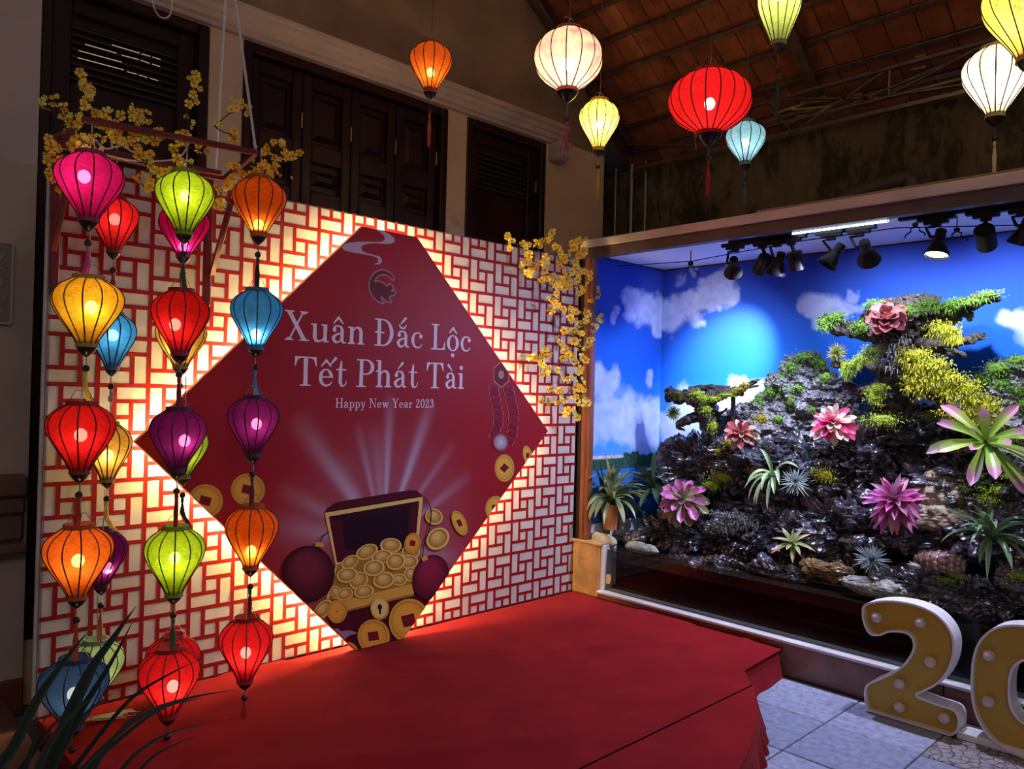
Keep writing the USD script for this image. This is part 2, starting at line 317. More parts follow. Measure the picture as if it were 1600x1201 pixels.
# floor -------------------------------------------------------------
struct('floor', MB().box((-4, -4, -.06), (5.1, 4.3, -.008)), pm('mortar', (.16, .16, .17), .9), 'grey slate tile floor in front of the planted tank')
flo = stage.GetPrimAtPath('/World/floor'); p_loc['/World/floor'] = np.zeros(3)
slate = [pm('slate_%d' % i, c, .5, var=.30, scale=30, bump=1.0, bscale=38, detail=8.0) for i, c in enumerate([(.30, .33, .42), (.25, .28, .37), (.33, .36, .45)])]
cob = usdkit.material(stage, L + 'pebble_tile', {'tc': ('texture_coordinate', {}), 'v': ('voronoi_texture', dict(scale=26.0, feature='distance_to_edge')), 'v2': ('voronoi_texture', dict(scale=26.0)), 'r': ('rgb_ramp', {'ramp': [(.02, (.05, .045, .04)), (.09, (.30, .27, .26))]}), 'p': ('principled_bsdf', dict(roughness=.6)), 'b': ('bump', dict(strength=.8, distance=.01))},
    [('tc.object', 'v.vector'), ('v.distance', 'r.fac'), ('r.color', 'p.base_color'), ('v.distance', 'b.height'), ('b.normal', 'p.normal')], surface='p.BSDF')
for i in range(-5, 2):
    for j in range(-6, 3):
        x0, y0 = 3.566 + .4125 * i, 1.563 + .4125 * j
        x1 = min(x0 + .4125, 4.0)
        if x1 - x0 < .05: continue
        dz = float(RNG.uniform(-.0012, .0012))
        obj('floor_tile', bevel_box((x0 + .003, y0 + .003, -.02), (x1 - .003, y0 + .4095, dz), .003), cob if (j <= -2 and i >= 0) else slate[(i * 5 + j * 3) % 3], flo, label='tile of small pebbles set in mortar' if (j <= -2 and i >= 0) else None)

# stage with red carpet ---------------------------------------------
felt = usdkit.material(stage, L + 'red_felt', {'tc': ('texture_coordinate', {}), 'n': ('noise_texture', dict(scale=900.0, detail=2.0)), 'n3': ('noise_texture', dict(scale=5.0, detail=4.0)), 'r': ('rgb_ramp', {'ramp': [(.3, (.17, .0045, .0065)), (.7, (.27, .009, .013))]}), 'ad': ('mix_float', dict(fac=.6)),
    'p': ('principled_bsdf', dict(roughness=.95, specular_ior_level=.08, sheen_weight=.08, sheen_roughness=.5, sheen_tint=(1, .35, .3))), 'b': ('bump', dict(strength=.25, distance=.002))},
    [('tc.object', 'n.vector'), ('tc.object', 'n3.vector'), ('n.fac', 'ad.a'), ('n3.fac', 'ad.b'), ('ad.result', 'r.fac'), ('r.color', 'p.base_color'), ('n.fac', 'b.height'), ('b.normal', 'p.normal')], surface='p.BSDF')
st = thing('carpeted_stage', 'low stage covered in red felt carpet with a rounded front', 'stage', (2.4, 2.7, 0))
CZ = .150
right = spline([(4.0, 3.496), (4.0, 2.02), (3.97, 1.999), (3.56, 1.962), (3.50, 1.935), (3.36, 1.823)], 6)
front = spline([(3.36, 1.815), (3.24, 1.735), (3.11, 1.653), (2.92, 1.565), (2.69, 1.472), (2.45, 1.405), (2.1, 1.365), (1.75, 1.37), (1.4, 1.43), (1.1, 1.55), (.9, 1.70), (.82, 1.815)], 8)
main = Polygon([*right, (.81, 1.823), (.81, 3.496)]).buffer(0); frontp = Polygon([*front]).buffer(0)
def carpet(poly, seed, amp, step=.04):
    x0, y0, x1, y1 = poly.bounds; rows = np.arange(y0 + 1e-4, y1, step); rows = np.append(rows, y1 - 1e-4)
    mb = MB(); n = 80; V = []
    for y in rows:
        g = poly.intersection(sbox(x0 - 1, y - 1e-5, x1 + 1, y + 1e-5)); a, _, b, _ = g.bounds
        V.append([(a + (b - a) * k / n, y) for k in range(n + 1)])
    V = np.array(V).reshape(-1, 2); P = np.c_[V * 1.0, np.zeros(len(V))]
    fade = np.clip(np.abs(V[:, 1] - 1.819) / .3, 0, 1)
    z = CZ + fade * amp * (fbm(np.c_[V * np.array([1.1, 2.2]), np.full(len(V), seed)], 4, seed) - .5) * 2 + fade * amp * .8 * (np.abs(noise(np.c_[V[:, 0] * 1.3 + V[:, 1] * 2.1, V[:, 1] * .4, V[:, 0] * 0 + seed], seed) - .5) < .03)
    R = len(rows); f = []
    for i in range(R - 1):
        for k in range(n):
            q = i * (n + 1) + k; f.append([q, q + 1, q + n + 2, q + n + 1])
    return np.c_[V, z], np.array(f)
def skirt(line, flare, seed, folds):
    p = np.asarray(line); s = np.r_[0, np.cumsum(np.linalg.norm(np.diff(p, axis=0), axis=1))]
    u = np.linspace(0, s[-1], 240); p = np.c_[np.interp(u, s, p[:, 0]), np.interp(u, s, p[:, 1])]
    t = np.gradient(p, axis=0); nn = np.c_[t[:, 1], -t[:, 0]]; nn /= np.linalg.norm(nn, axis=1, keepdims=True) + 1e-9
    c = np.array([2.3, 2.6]); sgn = np.sign(((p - c) * nn).sum(1)); nn *= sgn[:, None]
    V = []; K = 8
    for k in range(K + 1):
        h = k / K; z = CZ * (1 - h) + .003 * h
        w = folds * h ** 1.2 * (np.sin(u * 38 + 3 * np.sin(u * 7 + seed)) * .6 + .5) + flare * h ** 1.5 + .006 * (1 - (1 - min(h * 4, 1)) ** 2)
        V.append(np.c_[p + nn * w[:, None], np.full(len(u), z)])
    V = np.array(V); n = len(u); f = []
    for k in range(K):
        for i in range(n - 1): f.append([k * n + i, k * n + i + 1, (k + 1) * n + i + 1, (k + 1) * n + i])
    return V.reshape(-1, 3), np.array(f)
obj('carpet', MB().add(*carpet(main, 3, .011)).add(*skirt(right[6:], .028, 1, .006)).add(*skirt([(.81, 3.496), (.81, 1.82)], .004, 2, .002)), felt, st, smooth=50)
obj('front_carpet', MB().add(*carpet(frontp, 5, .004)).add(*skirt(front, .02, 4, .022)), felt, st, smooth=50)
obj('platform', MB().t(trimesh.creation.extrude_polygon(main.buffer(-.03), .125, engine='earcut')).t(trimesh.creation.extrude_polygon(frontp.buffer(-.03), .12, engine='earcut')), wood_black, st)
bw = thing('boardwalk', 'low brown plank step left of the red stage', 'step', (.5, 2.5, 0))
plank = pm('brown_plank', (.11, .052, .042), .55, var=.25, scale=9); strip_m = pm('grey_strip', (.36, .30, .27), .5)
for k in range(5): obj('plank', bevel_box((.06 + .145 * k, 1.2, .02), (.06 + .145 * k + .125, 3.86, .125), .006), plank, bw)
for k in range(4): obj('joint_strip', bevel_box((.192 + .145 * k, 1.2, .02), (.192 + .145 * k + .008, 3.86, .115), .002), strip_m, bw)

# planted tank: base, ledge, pillar, post, glass, beam, roof --------
TK = 4.03
marble = pm('tan_marble', (.44, .26, .13), .28, var=.35, scale=7, bump=.02, detail=8.0); marble_w = pm('white_marble', (.62, .60, .58), .3, var=.15, scale=5)
marble_b = pm('brown_marble', (.20, .105, .085), .25, var=.5, scale=4, detail=8.0)
red_wood = pm('red_wood', (.19, .058, .026), .35, var=.25, scale=5)
tank = thing('planted_tank', 'built-in glass-fronted tank on a marble base holding the rock garden', 'tank', (4.03, 1.6, 0))
for a, b in ((3.46, 2.52), (2.515, 1.20), (1.195, -.3)): obj('base_panel', bevel_box((3.995, b, 0), (4.9 if a > 9 else 4.10, a, .182), .003), marble_b, tank)
obj('ledge', bevel_box((3.965, -.3, .182), (4.12, 3.275, .2), .004), marble_w, tank)
obj('pillar', bevel_box((3.985, 3.272, .15), (4.14, 3.532, .49), .003), marble, tank)
obj('pillar_cap', bevel_box((3.97, 3.255, .49), (4.15, 3.545, .507), .004), marble, tank)
obj('pillar_side', bevel_box((4.0, 3.25, .20), (4.14, 3.2715, .495), .002), marble_w, tank, label='grey-white marble side of the pillar')
pane = usdkit.material(stage, L + 'tank_glass', {'f': ('fresnel', dict(IOR=1.22)), 't': ('transparent_bsdf', dict(color=(.86, .90, .88))), 'g': ('glossy_bsdf', dict(roughness=.01, color=(1, 1, 1))), 'm': ('mix_closure', {})}, [('f.fac', 'm.fac'), ('t.BSDF', 'm.closure1'), ('g.BSDF', 'm.closure2')], surface='m.closure')
for a, b in ((3.25, 1.412), (1.409, -.3)): obj('glass_pane', MB().box((TK, b, .2), (TK + .010, a, .512)), pane, tank)
dark = pm('tank_dark', (.022, .016, .013), .5, var=.4, scale=6)
obj('tank_bed', MB().box((4.10, -.3, .18), (4.85, 3.42, .22)).box((4.78, -.3, .2), (4.85, 3.42, .6)).box((4.1, 3.27, .2), (4.85, 3.43, .5)), dark, tank)
water = usdkit.material(stage, L + 'pond_water', {'p': ('principled_bsdf', dict(base_color=(.018, .012, .008), roughness=.06, specular_ior_level=.6, alpha=.75)), 'tc': ('texture_coordinate', {}), 'n': ('noise_texture', dict(scale=26.0, detail=3.0)), 'b': ('bump', dict(strength=.18, distance=.01))},
    [('tc.object', 'n.vector'), ('n.fac', 'b.height'), ('b.normal', 'p.normal')], surface='p.BSDF')
ws = obj('pond_water', MB().box((TK + .014, -.3, .40), (4.78, 3.26, .462)), water); tag(ws, 'dark still pond water behind the low glass of the planted tank', 'water', kind='stuff')
post = obj('corner_post', MB().t(bevel_box((4.0, 3.40, .507), (4.055, 3.472, 2.42), .006)).t(bevel_box((3.99, 3.425, .507), (4.0, 3.45, 2.42), .004)), red_wood); tag(post, 'red-brown wooden post between the backdrop and the tank, standing on the marble pillar', 'post')
obj('dark_jamb', MB().box((4.005, 3.474, .507), (4.10, 3.53, 2.42)), wood_black, tank)  # black strip put in for the dark gap beside the post
beam_m = pm('beam_paint', (.62, .51, .50), .5, var=.12, scale=6); beam_d = pm('beam_brown', (.09, .058, .055), .55, var=.2)
obj('front_beam', MB().t(bevel_box((3.975, -.3, 2.475), (4.06, 3.50, 2.53), .006)), beam_m, tank)
obj('beam_lip', MB().t(bevel_box((3.99, -.3, 2.408), (4.055, 3.50, 2.475), .005)).box((3.983, -.3, 2.468), (3.995, 3.5, 2.475)), beam_d, tank)
obj('top_board', MB().t(bevel_box((3.99, -.3, 2.53), (4.9, 2.2, 2.545), .003)), pm('tan_board', (.30, .20, .11), .7, var=.2), tank)
white = pm('white_panel', (.80, .80, .82), .6)
obj('tank_ceiling', MB().box((4.056, -.3, 2.435), (4.86, 3.44, 2.46)), white, tank)
obj('ceiling_bead', MB().tube([(4.845, -.3, 2.431), (4.845, 3.425, 2.431), (4.07, 3.425, 2.431)], .005, 6), wood_black, tank)

# printed sky mural (flat print: colours only) ----------------------
MX, MY = 4.85, 3.43
blobs = dict(rear=[], side=[])
for (px, py, r, w) in [(985, 470, 20, 1), (1008, 482, 27, 1), (1033, 492, 27, 1), (1030, 512, 16, 1), (960, 495, 9, .8), (950, 598, 22, .9), (930, 590, 22, .9), (945, 650, 34, .8), (985, 655, 40, .9), (1015, 660, 36, .9), (925, 690, 20, .6), (1010, 645, 16, 1), (980, 643, 12, 1), (1000, 685, 30, .5), (960, 625, 24, .35), (1015, 592, 12, .9)]:
    q = on(px, py, 1, MY); blobs['side'].append((q[0], q[2], r * depth(q) / FPX, w))
for (px, py, r, w) in [(1040, 494, 26, 1), (1060, 490, 24, 1), (1083, 479, 22, 1), (1105, 465, 20, 1), (1128, 455, 20, 1), (1140, 460, 14, 1), (1126, 436, 17, 1), (1110, 440, 12, .8), (1080, 425, 8, .5), (1060, 440, 6, .5), (1277, 484, 24, .9), (1305, 486, 24, .8), (1330, 478, 16, .6), (1255, 485, 10, .7), (1340, 452, 8, .5), (1345, 560, 10, .4), (1080, 640, 34, 1), (1110, 665, 40, 1), (1150, 630, 34, 1), (1180, 622, 24, 1), (1050, 670, 26, .9), (1160, 600, 12, .7), (1578, 502, 16, .9), (1600, 505, 20, .9), (1400, 690, 60, .8), (1500, 650, 50, .8), (1600, 640, 50, .8), (1640, 520, 40, .8), (1680, 450, 30, .6)]:
    q = on(px, py, 0, MX); blobs['rear'].append((q[1], q[2], r * depth(q) / FPX, w))
def mural_colors(u, z, key):
    t = np.clip((z - .95) / 1.5, 0, 1)[:, None]
    top, mid, low = np.array([.034, .062, .44]), np.array([.010, .125, .66]), np.array([.10, .36, .80])
    c = np.where(t > .45, mid + (top - mid) * ((t - .45) / .55), low + (mid - low) * np.clip(t / .45, 0, 1) ** .7)
    P = np.c_[u * 9, z * 9, np.zeros(len(u)) + (3 if key == 'rear' else 9)]
    du = (fbm(P, 5, 1) - .5); dz = (fbm(P + 17, 5, 2) - .5)
    m = np.zeros(len(u))
    for (a, b, r, w) in blobs[key]:
        d = np.hypot((u - a + du * .16) / (r * 1.15), (z - b + dz * .16) / r); m = np.maximum(m, w * np.clip((1.28 - d) * 2.2, 0, 1))
    m = m * (.62 + .7 * (fbm(P * 2.2 + 5, 4, 3) - .25)); m = np.clip(m, 0, .95)[:, None]
    c = c * (1 - m) + np.array([.50, .57, .90]) * m
    sea = z < 0.985
    c[sea] = np.array([.03, .14, .48]) * (.85 + .3 * noise(np.c_[u * 8, z * 90, u * 0])[sea][:, None])
    isl = (z > .965) & (z < 1.02 + .055 * fbm(np.c_[u * 16, u * 0, u * 0 + 2], 4, 7) + (.03 if key == 'side' else -.05) * np.exp(-((u - 4.5) / .22) ** 2))
    c[isl] = np.array([.02, .065, .045]) * (.5 + 1.3 * noise(np.c_[u * 90, z * 90, u * 0], 4)[isl][:, None])
    if key == 'side':
        bd = (z > 1.045) & (z < 1.068) & (u < 4.42); c[bd] = np.array([.55, .45, .5]) * (.6 + .7 * noise(np.c_[u * 60, z * 120, u * 0], 8)[bd][:, None])
    return c
mural_m = printed('mural_print', .8, spec=.08)
def grid(a0, a1, b0, b1, n, m):
    A, B = np.meshgrid(np.linspace(a0, a1, n), np.linspace(b0, b1, m), indexing='ij'); A, B = A.ravel(), B.ravel()
    i, j = np.meshgrid(np.arange(n - 1), np.arange(m - 1), indexing='ij'); q = (i * m + j).ravel()
    return A, B, np.stack([q, q + m, q + m + 1, q + 1], 1)
mu = thing('sky_mural', 'blue sky and cloud mural printed on the walls inside the planted tank', 'mural', (MX, MY, .6))
A, B, F_ = grid(-.3, MY, .6, 2.435, 420, 210)
obj('rear_print', (np.c_[np.full(len(A), MX), A, B], np.vstack([F_[:, [0, 3, 2]], F_[:, [0, 2, 1]]])), mural_m, mu, col=mural_colors(A, B, 'rear'))
A, B, F_ = grid(4.06, MX, .6, 2.435, 120, 240)
obj('side_print', (np.c_[A, np.full(len(A), MY), B], np.vstack([F_[:, [0, 1, 2]], F_[:, [0, 2, 3]]])), mural_m, mu, col=mural_colors(A, B, 'side'))
obj('mural_board', MB().box((MX + .001, -.3, .5), (MX + .02, MY + .02, 2.434)).box((4.06, MY + .001, .5), (MX + .02, MY + .02, 2.434)), white, mu)
# ================================================================== lattice backdrop
BY, SYF = 3.50, 3.395          # lattice face; face of the diamond sign
cloth = pm('banner_cloth', (.43, .42, .41), .62, var=.06, scale=3, bump=.25, bscale=5)
lat_red = pm('lattice_red', (.21, .003, .004), .6, spec=.2)
bx0, bx1, bz0, bz1 = .803, 3.985, .152, 2.402
bd = thing('lattice_backdrop', 'tall white backdrop banner printed with a red pinwheel lattice', 'backdrop', (2.4, BY, bz0))
obj('fabric_panel', bevel_box((bx0, BY, bz0), (bx1, BY + .035, bz1), .008), cloth, bd)
P_, q_ = .2005, .2005 / 3; bars = []; hw = .0088
frame = sbox(bx0, bz0, bx1, bz1)
for i in range(-6, 13):
    for j in range(-2, 12):
        x, z = 1.792 + P_ * i, .277 + P_ * j
        bars += [sbox(x - hw, z, x + hw, z + P_), sbox(x, z - hw, x + P_, z + hw), sbox(x + q_ - hw, z + q_, x + q_ + hw, z + P_), sbox(x, z + q_ - hw, x + 2 * q_, z + q_ + hw), sbox(x + 2 * q_ - hw, z, x + 2 * q_ + hw, z + 2 * q_), sbox(x + q_, z + 2 * q_ - hw, x + P_, z + 2 * q_ + hw)]
obj('lattice_print', ext(unary_union(bars).intersection(frame), 'xz', BY - .0012, BY - .0002), lat_red, bd)
obj('edge_pipe', MB().tube([(bx0 - .008, BY + .015, bz0), (bx0 - .008, BY + .015, bz1)], .008, 8), pm('pale_pipe', (.5, .5, .5), .5), bd)

# ================================================================== diamond sign
def sp(pts, sc, ox, oy, y=SYF): return np.array([on(ox + a / sc, oy + b / sc, 1, y)[[0, 2]] for a, b in pts])
SCX, SCZ, SH = 2.352, 1.248, 1.243
sz0, sz1 = .155, 2.318
dia = Polygon([(SCX - SH, SCZ), (SCX - SH + (sz1 - SCZ), sz1), (SCX + SH - (sz1 - SCZ), sz1), (SCX + SH, SCZ), (SCX + SH - (SCZ - sz0), sz0), (SCX - SH + (SCZ - sz0), sz0)])
sg = thing('new_year_sign', 'large red diamond new year sign with a treasure chest print, lit from behind', 'sign', (SCX, SYF, sz0))
redv = pm('sign_edge', (.30, .012, .02), .4)
obj('board', ext(dia, 'xz', SYF + .0005, SYF + .03), redv, sg)
vinyl = printed('sign_vinyl', .5, spec=.2, bump=.05, bscale=2.5)
zs = np.unique(np.r_[np.linspace(sz0, sz1, 200), SCZ]); NX = 200; V = []
for z in zs:
    h = SH - abs(z - SCZ); V.append(np.c_[np.linspace(SCX - h, SCX + h, NX + 1), np.full(NX + 1, z)])
V = np.array(V).reshape(-1, 2)
base = np.array([.40, .013, .020]); C = np.tile(base, (len(V), 1))
# printed white beams fanning out of the chest (part of the artwork)
co = sp([(600, 850)], 1, 0, 0)[0]; d = V - co; ang = np.degrees(np.arctan2(d[:, 1], d[:, 0])); rr = np.hypot(d[:, 0], d[:, 1])
ray_w = np.zeros(len(V))
for px, py, w, k in [(490, 690, 4.0, .55), (567, 700, 2.2, .5), (590, 700, 5, .35), (608, 660, 2.2, .7), (660, 670, 3.0, .75), (690, 720, 2.2, .35), (712, 760, 3, .35), (470, 780, 4, .4), (458, 825, 6, .45), (700, 870, 7, .35), (540, 740, 4, .35)]:
    a = sp([(px, py)], 1, 0, 0)[0] - co; a0 = np.degrees(np.arctan2(a[1], a[0])); ln = np.hypot(*a)
    ray_w += k * np.exp(-((ang - a0 + 180) % 360 - 180) ** 2 / (2 * w * w * .55)) * np.clip(1.15 - rr / (ln * 1.1), 0, 1) ** .8
ray_w = ray_w * 1.25 + .14 * np.exp(-(rr / .55) ** 4)
C = C + np.clip(ray_w, 0, .85)[:, None] * (np.array([.70, .60, .70]) - C)
n = NX + 1; f = [[i * n + k, i * n + k + 1, (i + 1) * n + k + 1, (i + 1) * n + k] for i in range(len(zs) - 1) for k in range(NX)]
obj('printed_face', (np.c_[V[:, 0], np.full(len(V), SYF), V[:, 1]], np.vstack([np.array(f)[:, [0, 1, 2]], np.array(f)[:, [0, 2, 3]]])), vinyl, sg, col=C)
led = glow('led_strip_light', (1.0, .70, .25), 205.0)
pts = list(dia.buffer(-.035, join_style=2).exterior.coords)
for a, b in zip(pts[:-1], pts[1:]):
    obj('light_strip', MB().tube([(a[0], SYF + .040, a[1]), (b[0], SYF + .040, b[1])], .006, 6), led, sg)
# flat printed artwork, laid in layers of a few tenths of a millimetre
LAYER = [0]
def flat(name, shapes, rough_m=None, label=None, parent=None):
    """shapes: list of (polygon in x,z ; colour). Later ones lie on top."""
    mb = MB()
    for poly, c in shapes:
        LAYER[0] += 1; y = SYF - .0004 - LAYER[0] * .00003
        for g in polys(poly.buffer(0).intersection(dia.buffer(-.002))):
            v, f = trimesh.creation.triangulate_polygon(g, engine='earcut')
            mb.add(np.c_[v[:, 0], np.full(len(v), y), v[:, 1]], f, c)
    if mb.n: return obj(name, mb, vinyl_flat, sg, col=mb.col(), label=label)
vinyl_flat = printed('print_vinyl', .5, spec=.2)
PINK, GOLD_D, GOLD, GOLD_L = (.62, .46, .54), (.46, .21, .022), (.80, .44, .055), (.94, .66, .17)
CAT = (.15, .012, .016)
smoke = spline([(590, 125), (690, 150), (760, 190), (803, 235), (805, 270), (785, 292), (740, 303), (600, 300), (450, 302), (350, 315), (290, 342), (275, 370), (300, 403), (370, 427), (480, 447), (600, 467), (680, 487), (722, 515), (725, 548), (700, 572), (640, 575), (560, 562), (505, 562), (520, 575), (600, 587), (720, 597), (805, 608), (837, 632), (832, 655), (885, 680), (975, 700), (860, 690), (800, 660), (780, 640), (785, 622), (740, 610), (600, 600), (450, 582), (403, 560), (415, 545), (470, 540), (560, 550), (680, 580), (740, 582), (772, 550), (765, 510), (735, 480), (660, 462), (580, 440), (530, 412), (517, 382), (530, 350), (580, 332), (680, 320), (820, 327), (900, 318), (935, 287), (920, 250), (860, 200), (760, 160), (650, 130)], 5, True)
flat('printed_smoke', [(Polygon(sp(smoke, 8, 500, 340)), PINK)], label='pale printed smoke curl')
cat = spline([(790, 650), (720, 665), (660, 710), (622, 780), (612, 860), (630, 930), (670, 1000), (720, 1045), (790, 1070), (798, 1058), (775, 1028), (762, 990), (792, 1012), (830, 1045), (885, 1060), (882, 1030), (870, 1000), (885, 980), (920, 970), (942, 943), (936, 908), (912, 872), (905, 843), (890, 835), (880, 826), (858, 832), (835, 855), (800, 820), (740, 792), (685, 796), (700, 760), (740, 725), (800, 712), (858, 735), (903, 780), (926, 770), (920, 740), (890, 700), (840, 668)], 4, True)
cp = Polygon(sp(cat, 8, 500, 340)).buffer(0)
flat('printed_emblem', [(cp, CAT), (LineString([*sp(cat, 8, 500, 340), sp(cat[:1], 8, 500, 340)[0]]).buffer(.0042), lin(190, 120, 120)), (Point(*sp([(904, 910)], 8, 500, 340)[0]).buffer(.006), PINK)], label='printed cat emblem in outline')

# ---- serif lettering drawn stroke by stroke (cap height 100)
def bx(x0, y0, x1, y1): return sbox(min(x0, x1), min(y0, y1), max(x0, x1), max(y0, y1))
def vs(pts, w, n=6):
    p = spline(pts, n); ww = np.interp(np.linspace(0, len(w) - 1, len(p)), range(len(w)), w); out = []
    for i in range(len(p) - 1):
        out.append(unary_union([Point(p[i]).buffer(ww[i] / 2, 5), Point(p[i + 1]).buffer(ww[i + 1] / 2, 5)]).convex_hull)
    return unary_union(out)
def dg(a, b, w): 
    return Polygon([(a[0] - w / 2, a[1]), (a[0] + w / 2, a[1]), (b[0] + w / 2, b[1]), (b[0] - w / 2, b[1])])
def sf(x0, x1, y, up=1):
    m = (x0 + x1) / 2; return unary_union([bx(x0, y, x1, y + 4.5 * up), Polygon([(m - 10, y + 4 * up), (m + 10, y + 4 * up), (m + 6.5, y + 10 * up), (m - 6.5, y + 10 * up)])])
def ring(cx, cy, rx, ry, tk, tn):
    e = lambda a, b: affinity.scale(Point(cx, cy).buffer(1, 24), a, b); return e(rx, ry).difference(e(rx - tk, ry - tn))
U = unary_union
def g_n(h=62): return U([bx(8, 0, 22, h), sf(0, 30, 0), Polygon([(0, h), (0, h - 5), (10, h - 8), (22, h)]), vs([(20, 46), (30, 58), (40, 60), (50, 54), (53, 42)], [5, 6, 8, 12, 14]), bx(46, 0, 60, 43), sf(38, 68, 0)])
def g_a(): return U([vs([(13, 47), (16, 57), (27, 60.5), (40, 56), (44, 44)], [11, 7, 5, 9, 13]), Point(14, 46).buffer(7.5), bx(37.5, 10, 50.5, 46), vs([(42, 36), (24, 31), (10, 18), (18, 4), (32, 5), (44, 17)], [5, 7, 13, 9, 5, 5]), vs([(44, 12), (50, 3), (60, 4)], [12, 7, 3])])
def g_e(): return U([ring(29, 30, 28, 31, 13.5, 4.5).difference(bx(30, 8, 70, 30)), bx(10, 30, 54, 34.5), vs([(16, 10), (30, 2.5), (44, 6), (53, 16)], [9, 6, 5, 3])])
GL = {
 'X': lambda: (U([dg((13, 100), (74, 0), 17), dg((68, 100), (16, 0), 7), sf(0, 34, 100, -1), sf(54, 84, 100, -1), sf(2, 32, 0), sf(54, 90, 0)]), 90),
 'u': lambda: (U([bx(8, 16, 22, 62), bx(0, 57, 14, 62), vs([(15, 18), (19, 6), (31, 2.5), (44, 8), (53, 20)], [14, 11, 7, 5, 5]), bx(48, 0, 62, 62), bx(40, 57, 55, 62), bx(55, 0, 70, 5)]), 71),
 'a': lambda: (g_a(), 62), 'n': lambda: (g_n(), 70), 'h': lambda: (U([g_n(), bx(8, 50, 22, 100), bx(0, 95, 14, 100)]), 70),
 'D': lambda: (U([bx(12, 0, 27, 100), bx(0, 0, 40, 5), bx(0, 95, 40, 100), ring(36, 50, 46, 50, 16, 5).difference(bx(-20, -10, 34, 110)), bx(2, 47, 42, 53)]), 88),
 'c': lambda: (U([vs([(48, 47), (40, 58), (29, 59.5), (15, 52), (8, 31), (15, 10), (29, 2.5), (42, 6), (52, 17)], [9, 5, 5, 9, 14, 9, 6, 5, 3]), Point(46, 46).buffer(8)]), 56),
 'L': lambda: (U([bx(12, 0, 27, 100), sf(0, 39, 0), sf(0, 39, 100, -1), bx(20, 0, 66, 5), Polygon([(66, 0), (68, 30), (64, 30), (58, 10), (50, 4)])]), 70),
 'o': lambda: (ring(31, 30, 30, 32, 14, 4), 63),
 'T': lambda: (U([bx(34, 0, 49.5, 100), sf(22, 62, 0), bx(2, 95, 82, 100), Polygon([(2, 100), (0, 68), (4, 68), (12, 90), (24, 96)]), Polygon([(82, 100), (84, 68), (80, 68), (72, 90), (60, 96)])]), 85),
 'e': lambda: (g_e(), 60),
 't': lambda: (U([bx(13, 12, 26.5, 62), Polygon([(20, 90), (26.5, 90), (26.5, 60), (13, 60)]), bx(2, 57, 43, 62), vs([(20, 16), (24, 5), (33, 2.5), (42, 10), (44, 20)], [13.5, 9, 5, 4, 3])]), 46),
 'P': lambda: (U([bx(12, 0, 27, 100), sf(0, 39, 0), bx(0, 95, 34, 100), bx(20, 44, 40, 49), ring(38, 72, 36, 28, 15, 5).difference(bx(-20, 0, 36, 120))]), 76),
 'i': lambda: (U([bx(8, 0, 22, 62), sf(0, 30, 0), bx(0, 57, 14, 62), Point(15, 84).buffer(8.5)]), 31),
 'H': lambda: (U([bx(10, 0, 25, 100), bx(66, 0, 81, 100), bx(20, 47, 70, 53), *[sf(a, a + 35, y, s) for a in (0, 56) for y, s in ((0, 1), (100, -1))]]), 92),
 'p': lambda: (U([bx(10, -30, 24, 62), sf(0, 34, -30), bx(0, 57, 14, 62), ring(34, 30, 28, 32, 14, 4.5).difference(bx(-10, -10, 18, 80))]), 65),
 'y': lambda: (U([dg((14, 62), (36, 0), 14), vs([(52, 60), (36, 8), (28, -20), (16, -28), (8, -22)], [6, 7, 6, 6, 9]), bx(0, 57, 28, 62), bx(42, 57, 64, 62)]), 63),
 'N': lambda: (U([bx(12, 0, 19, 100), bx(74, 0, 81, 100), Polygon([(10, 100), (27, 100), (81, 0), (74, 0)]), bx(0, 95, 20, 100), bx(0, 0, 32, 5), bx(62, 95, 94, 100)]), 95),
 'w': lambda: (U([dg((14, 62), (30, 0), 14), dg((44, 58), (30, 0), 6), dg((45, 62), (61, 0), 14), dg((78, 62), (61, 0), 6), bx(0, 57, 28, 62), bx(36, 57, 56, 62), bx(68, 57, 90, 62)]), 90),
 'Y': lambda: (U([Polygon([(6, 100), (24, 100), (49, 48), (34, 48)]), Polygon([(70, 100), (77, 100), (49, 46), (42, 48)]), bx(34, 0, 49, 52), sf(22, 61, 0), bx(-4, 95, 32, 100), bx(58, 95, 88, 100)]), 86),
 'r': lambda: (U([bx(8, 0, 22, 62), sf(0, 32, 0), bx(0, 57, 14, 62), vs([(20, 44), (28, 56), (38, 58), (44, 52)], [5, 6, 7, 9]), Point(42, 50).buffer(7.5)]), 50),
 '2': lambda: (U([Point(14, 76).buffer(8.5), vs([(9, 78), (14, 92), (29, 97), (44, 88), (45, 70), (28, 40), (6, 6)], [6, 6, 5, 11, 14, 9, 6]), bx(4, 0, 56, 11), Polygon([(54, 0), (58, 26), (54, 26), (50, 8)])]), 62),
 '0': lambda: (ring(31, 49, 29, 51, 14, 5), 62),
 '3': lambda: (U([Point(13, 78).buffer(8), Point(12, 22).buffer(8), vs([(8, 80), (14, 93), (28, 97), (42, 89), (42, 68), (24, 54)], [6, 6, 5, 10, 13, 5]), vs([(24, 54), (46, 46), (48, 20), (32, 3), (14, 5), (8, 20)], [5, 11, 14, 6, 5, 8])]), 62)}
MK = {'^': lambda c, t: U([vs([(c - 18, t), (c, t + 20)], [5, 9]), vs([(c, t + 20), (c + 18, t)], [9, 5])]), '(': lambda c, t: vs([(c - 15, t + 14), (c - 8, t + 3), (c + 8, t + 3), (c + 15, t + 14)], [5, 7, 7, 5]),
      '/': lambda c, t: vs([(c - 8, t), (c + 12, t + 22)], [4, 11]), '\\': lambda c, t: vs([(c + 8, t), (c - 12, t + 22)], [4, 11]), '.': lambda c, t: Point(c, -18).buffer(8)}
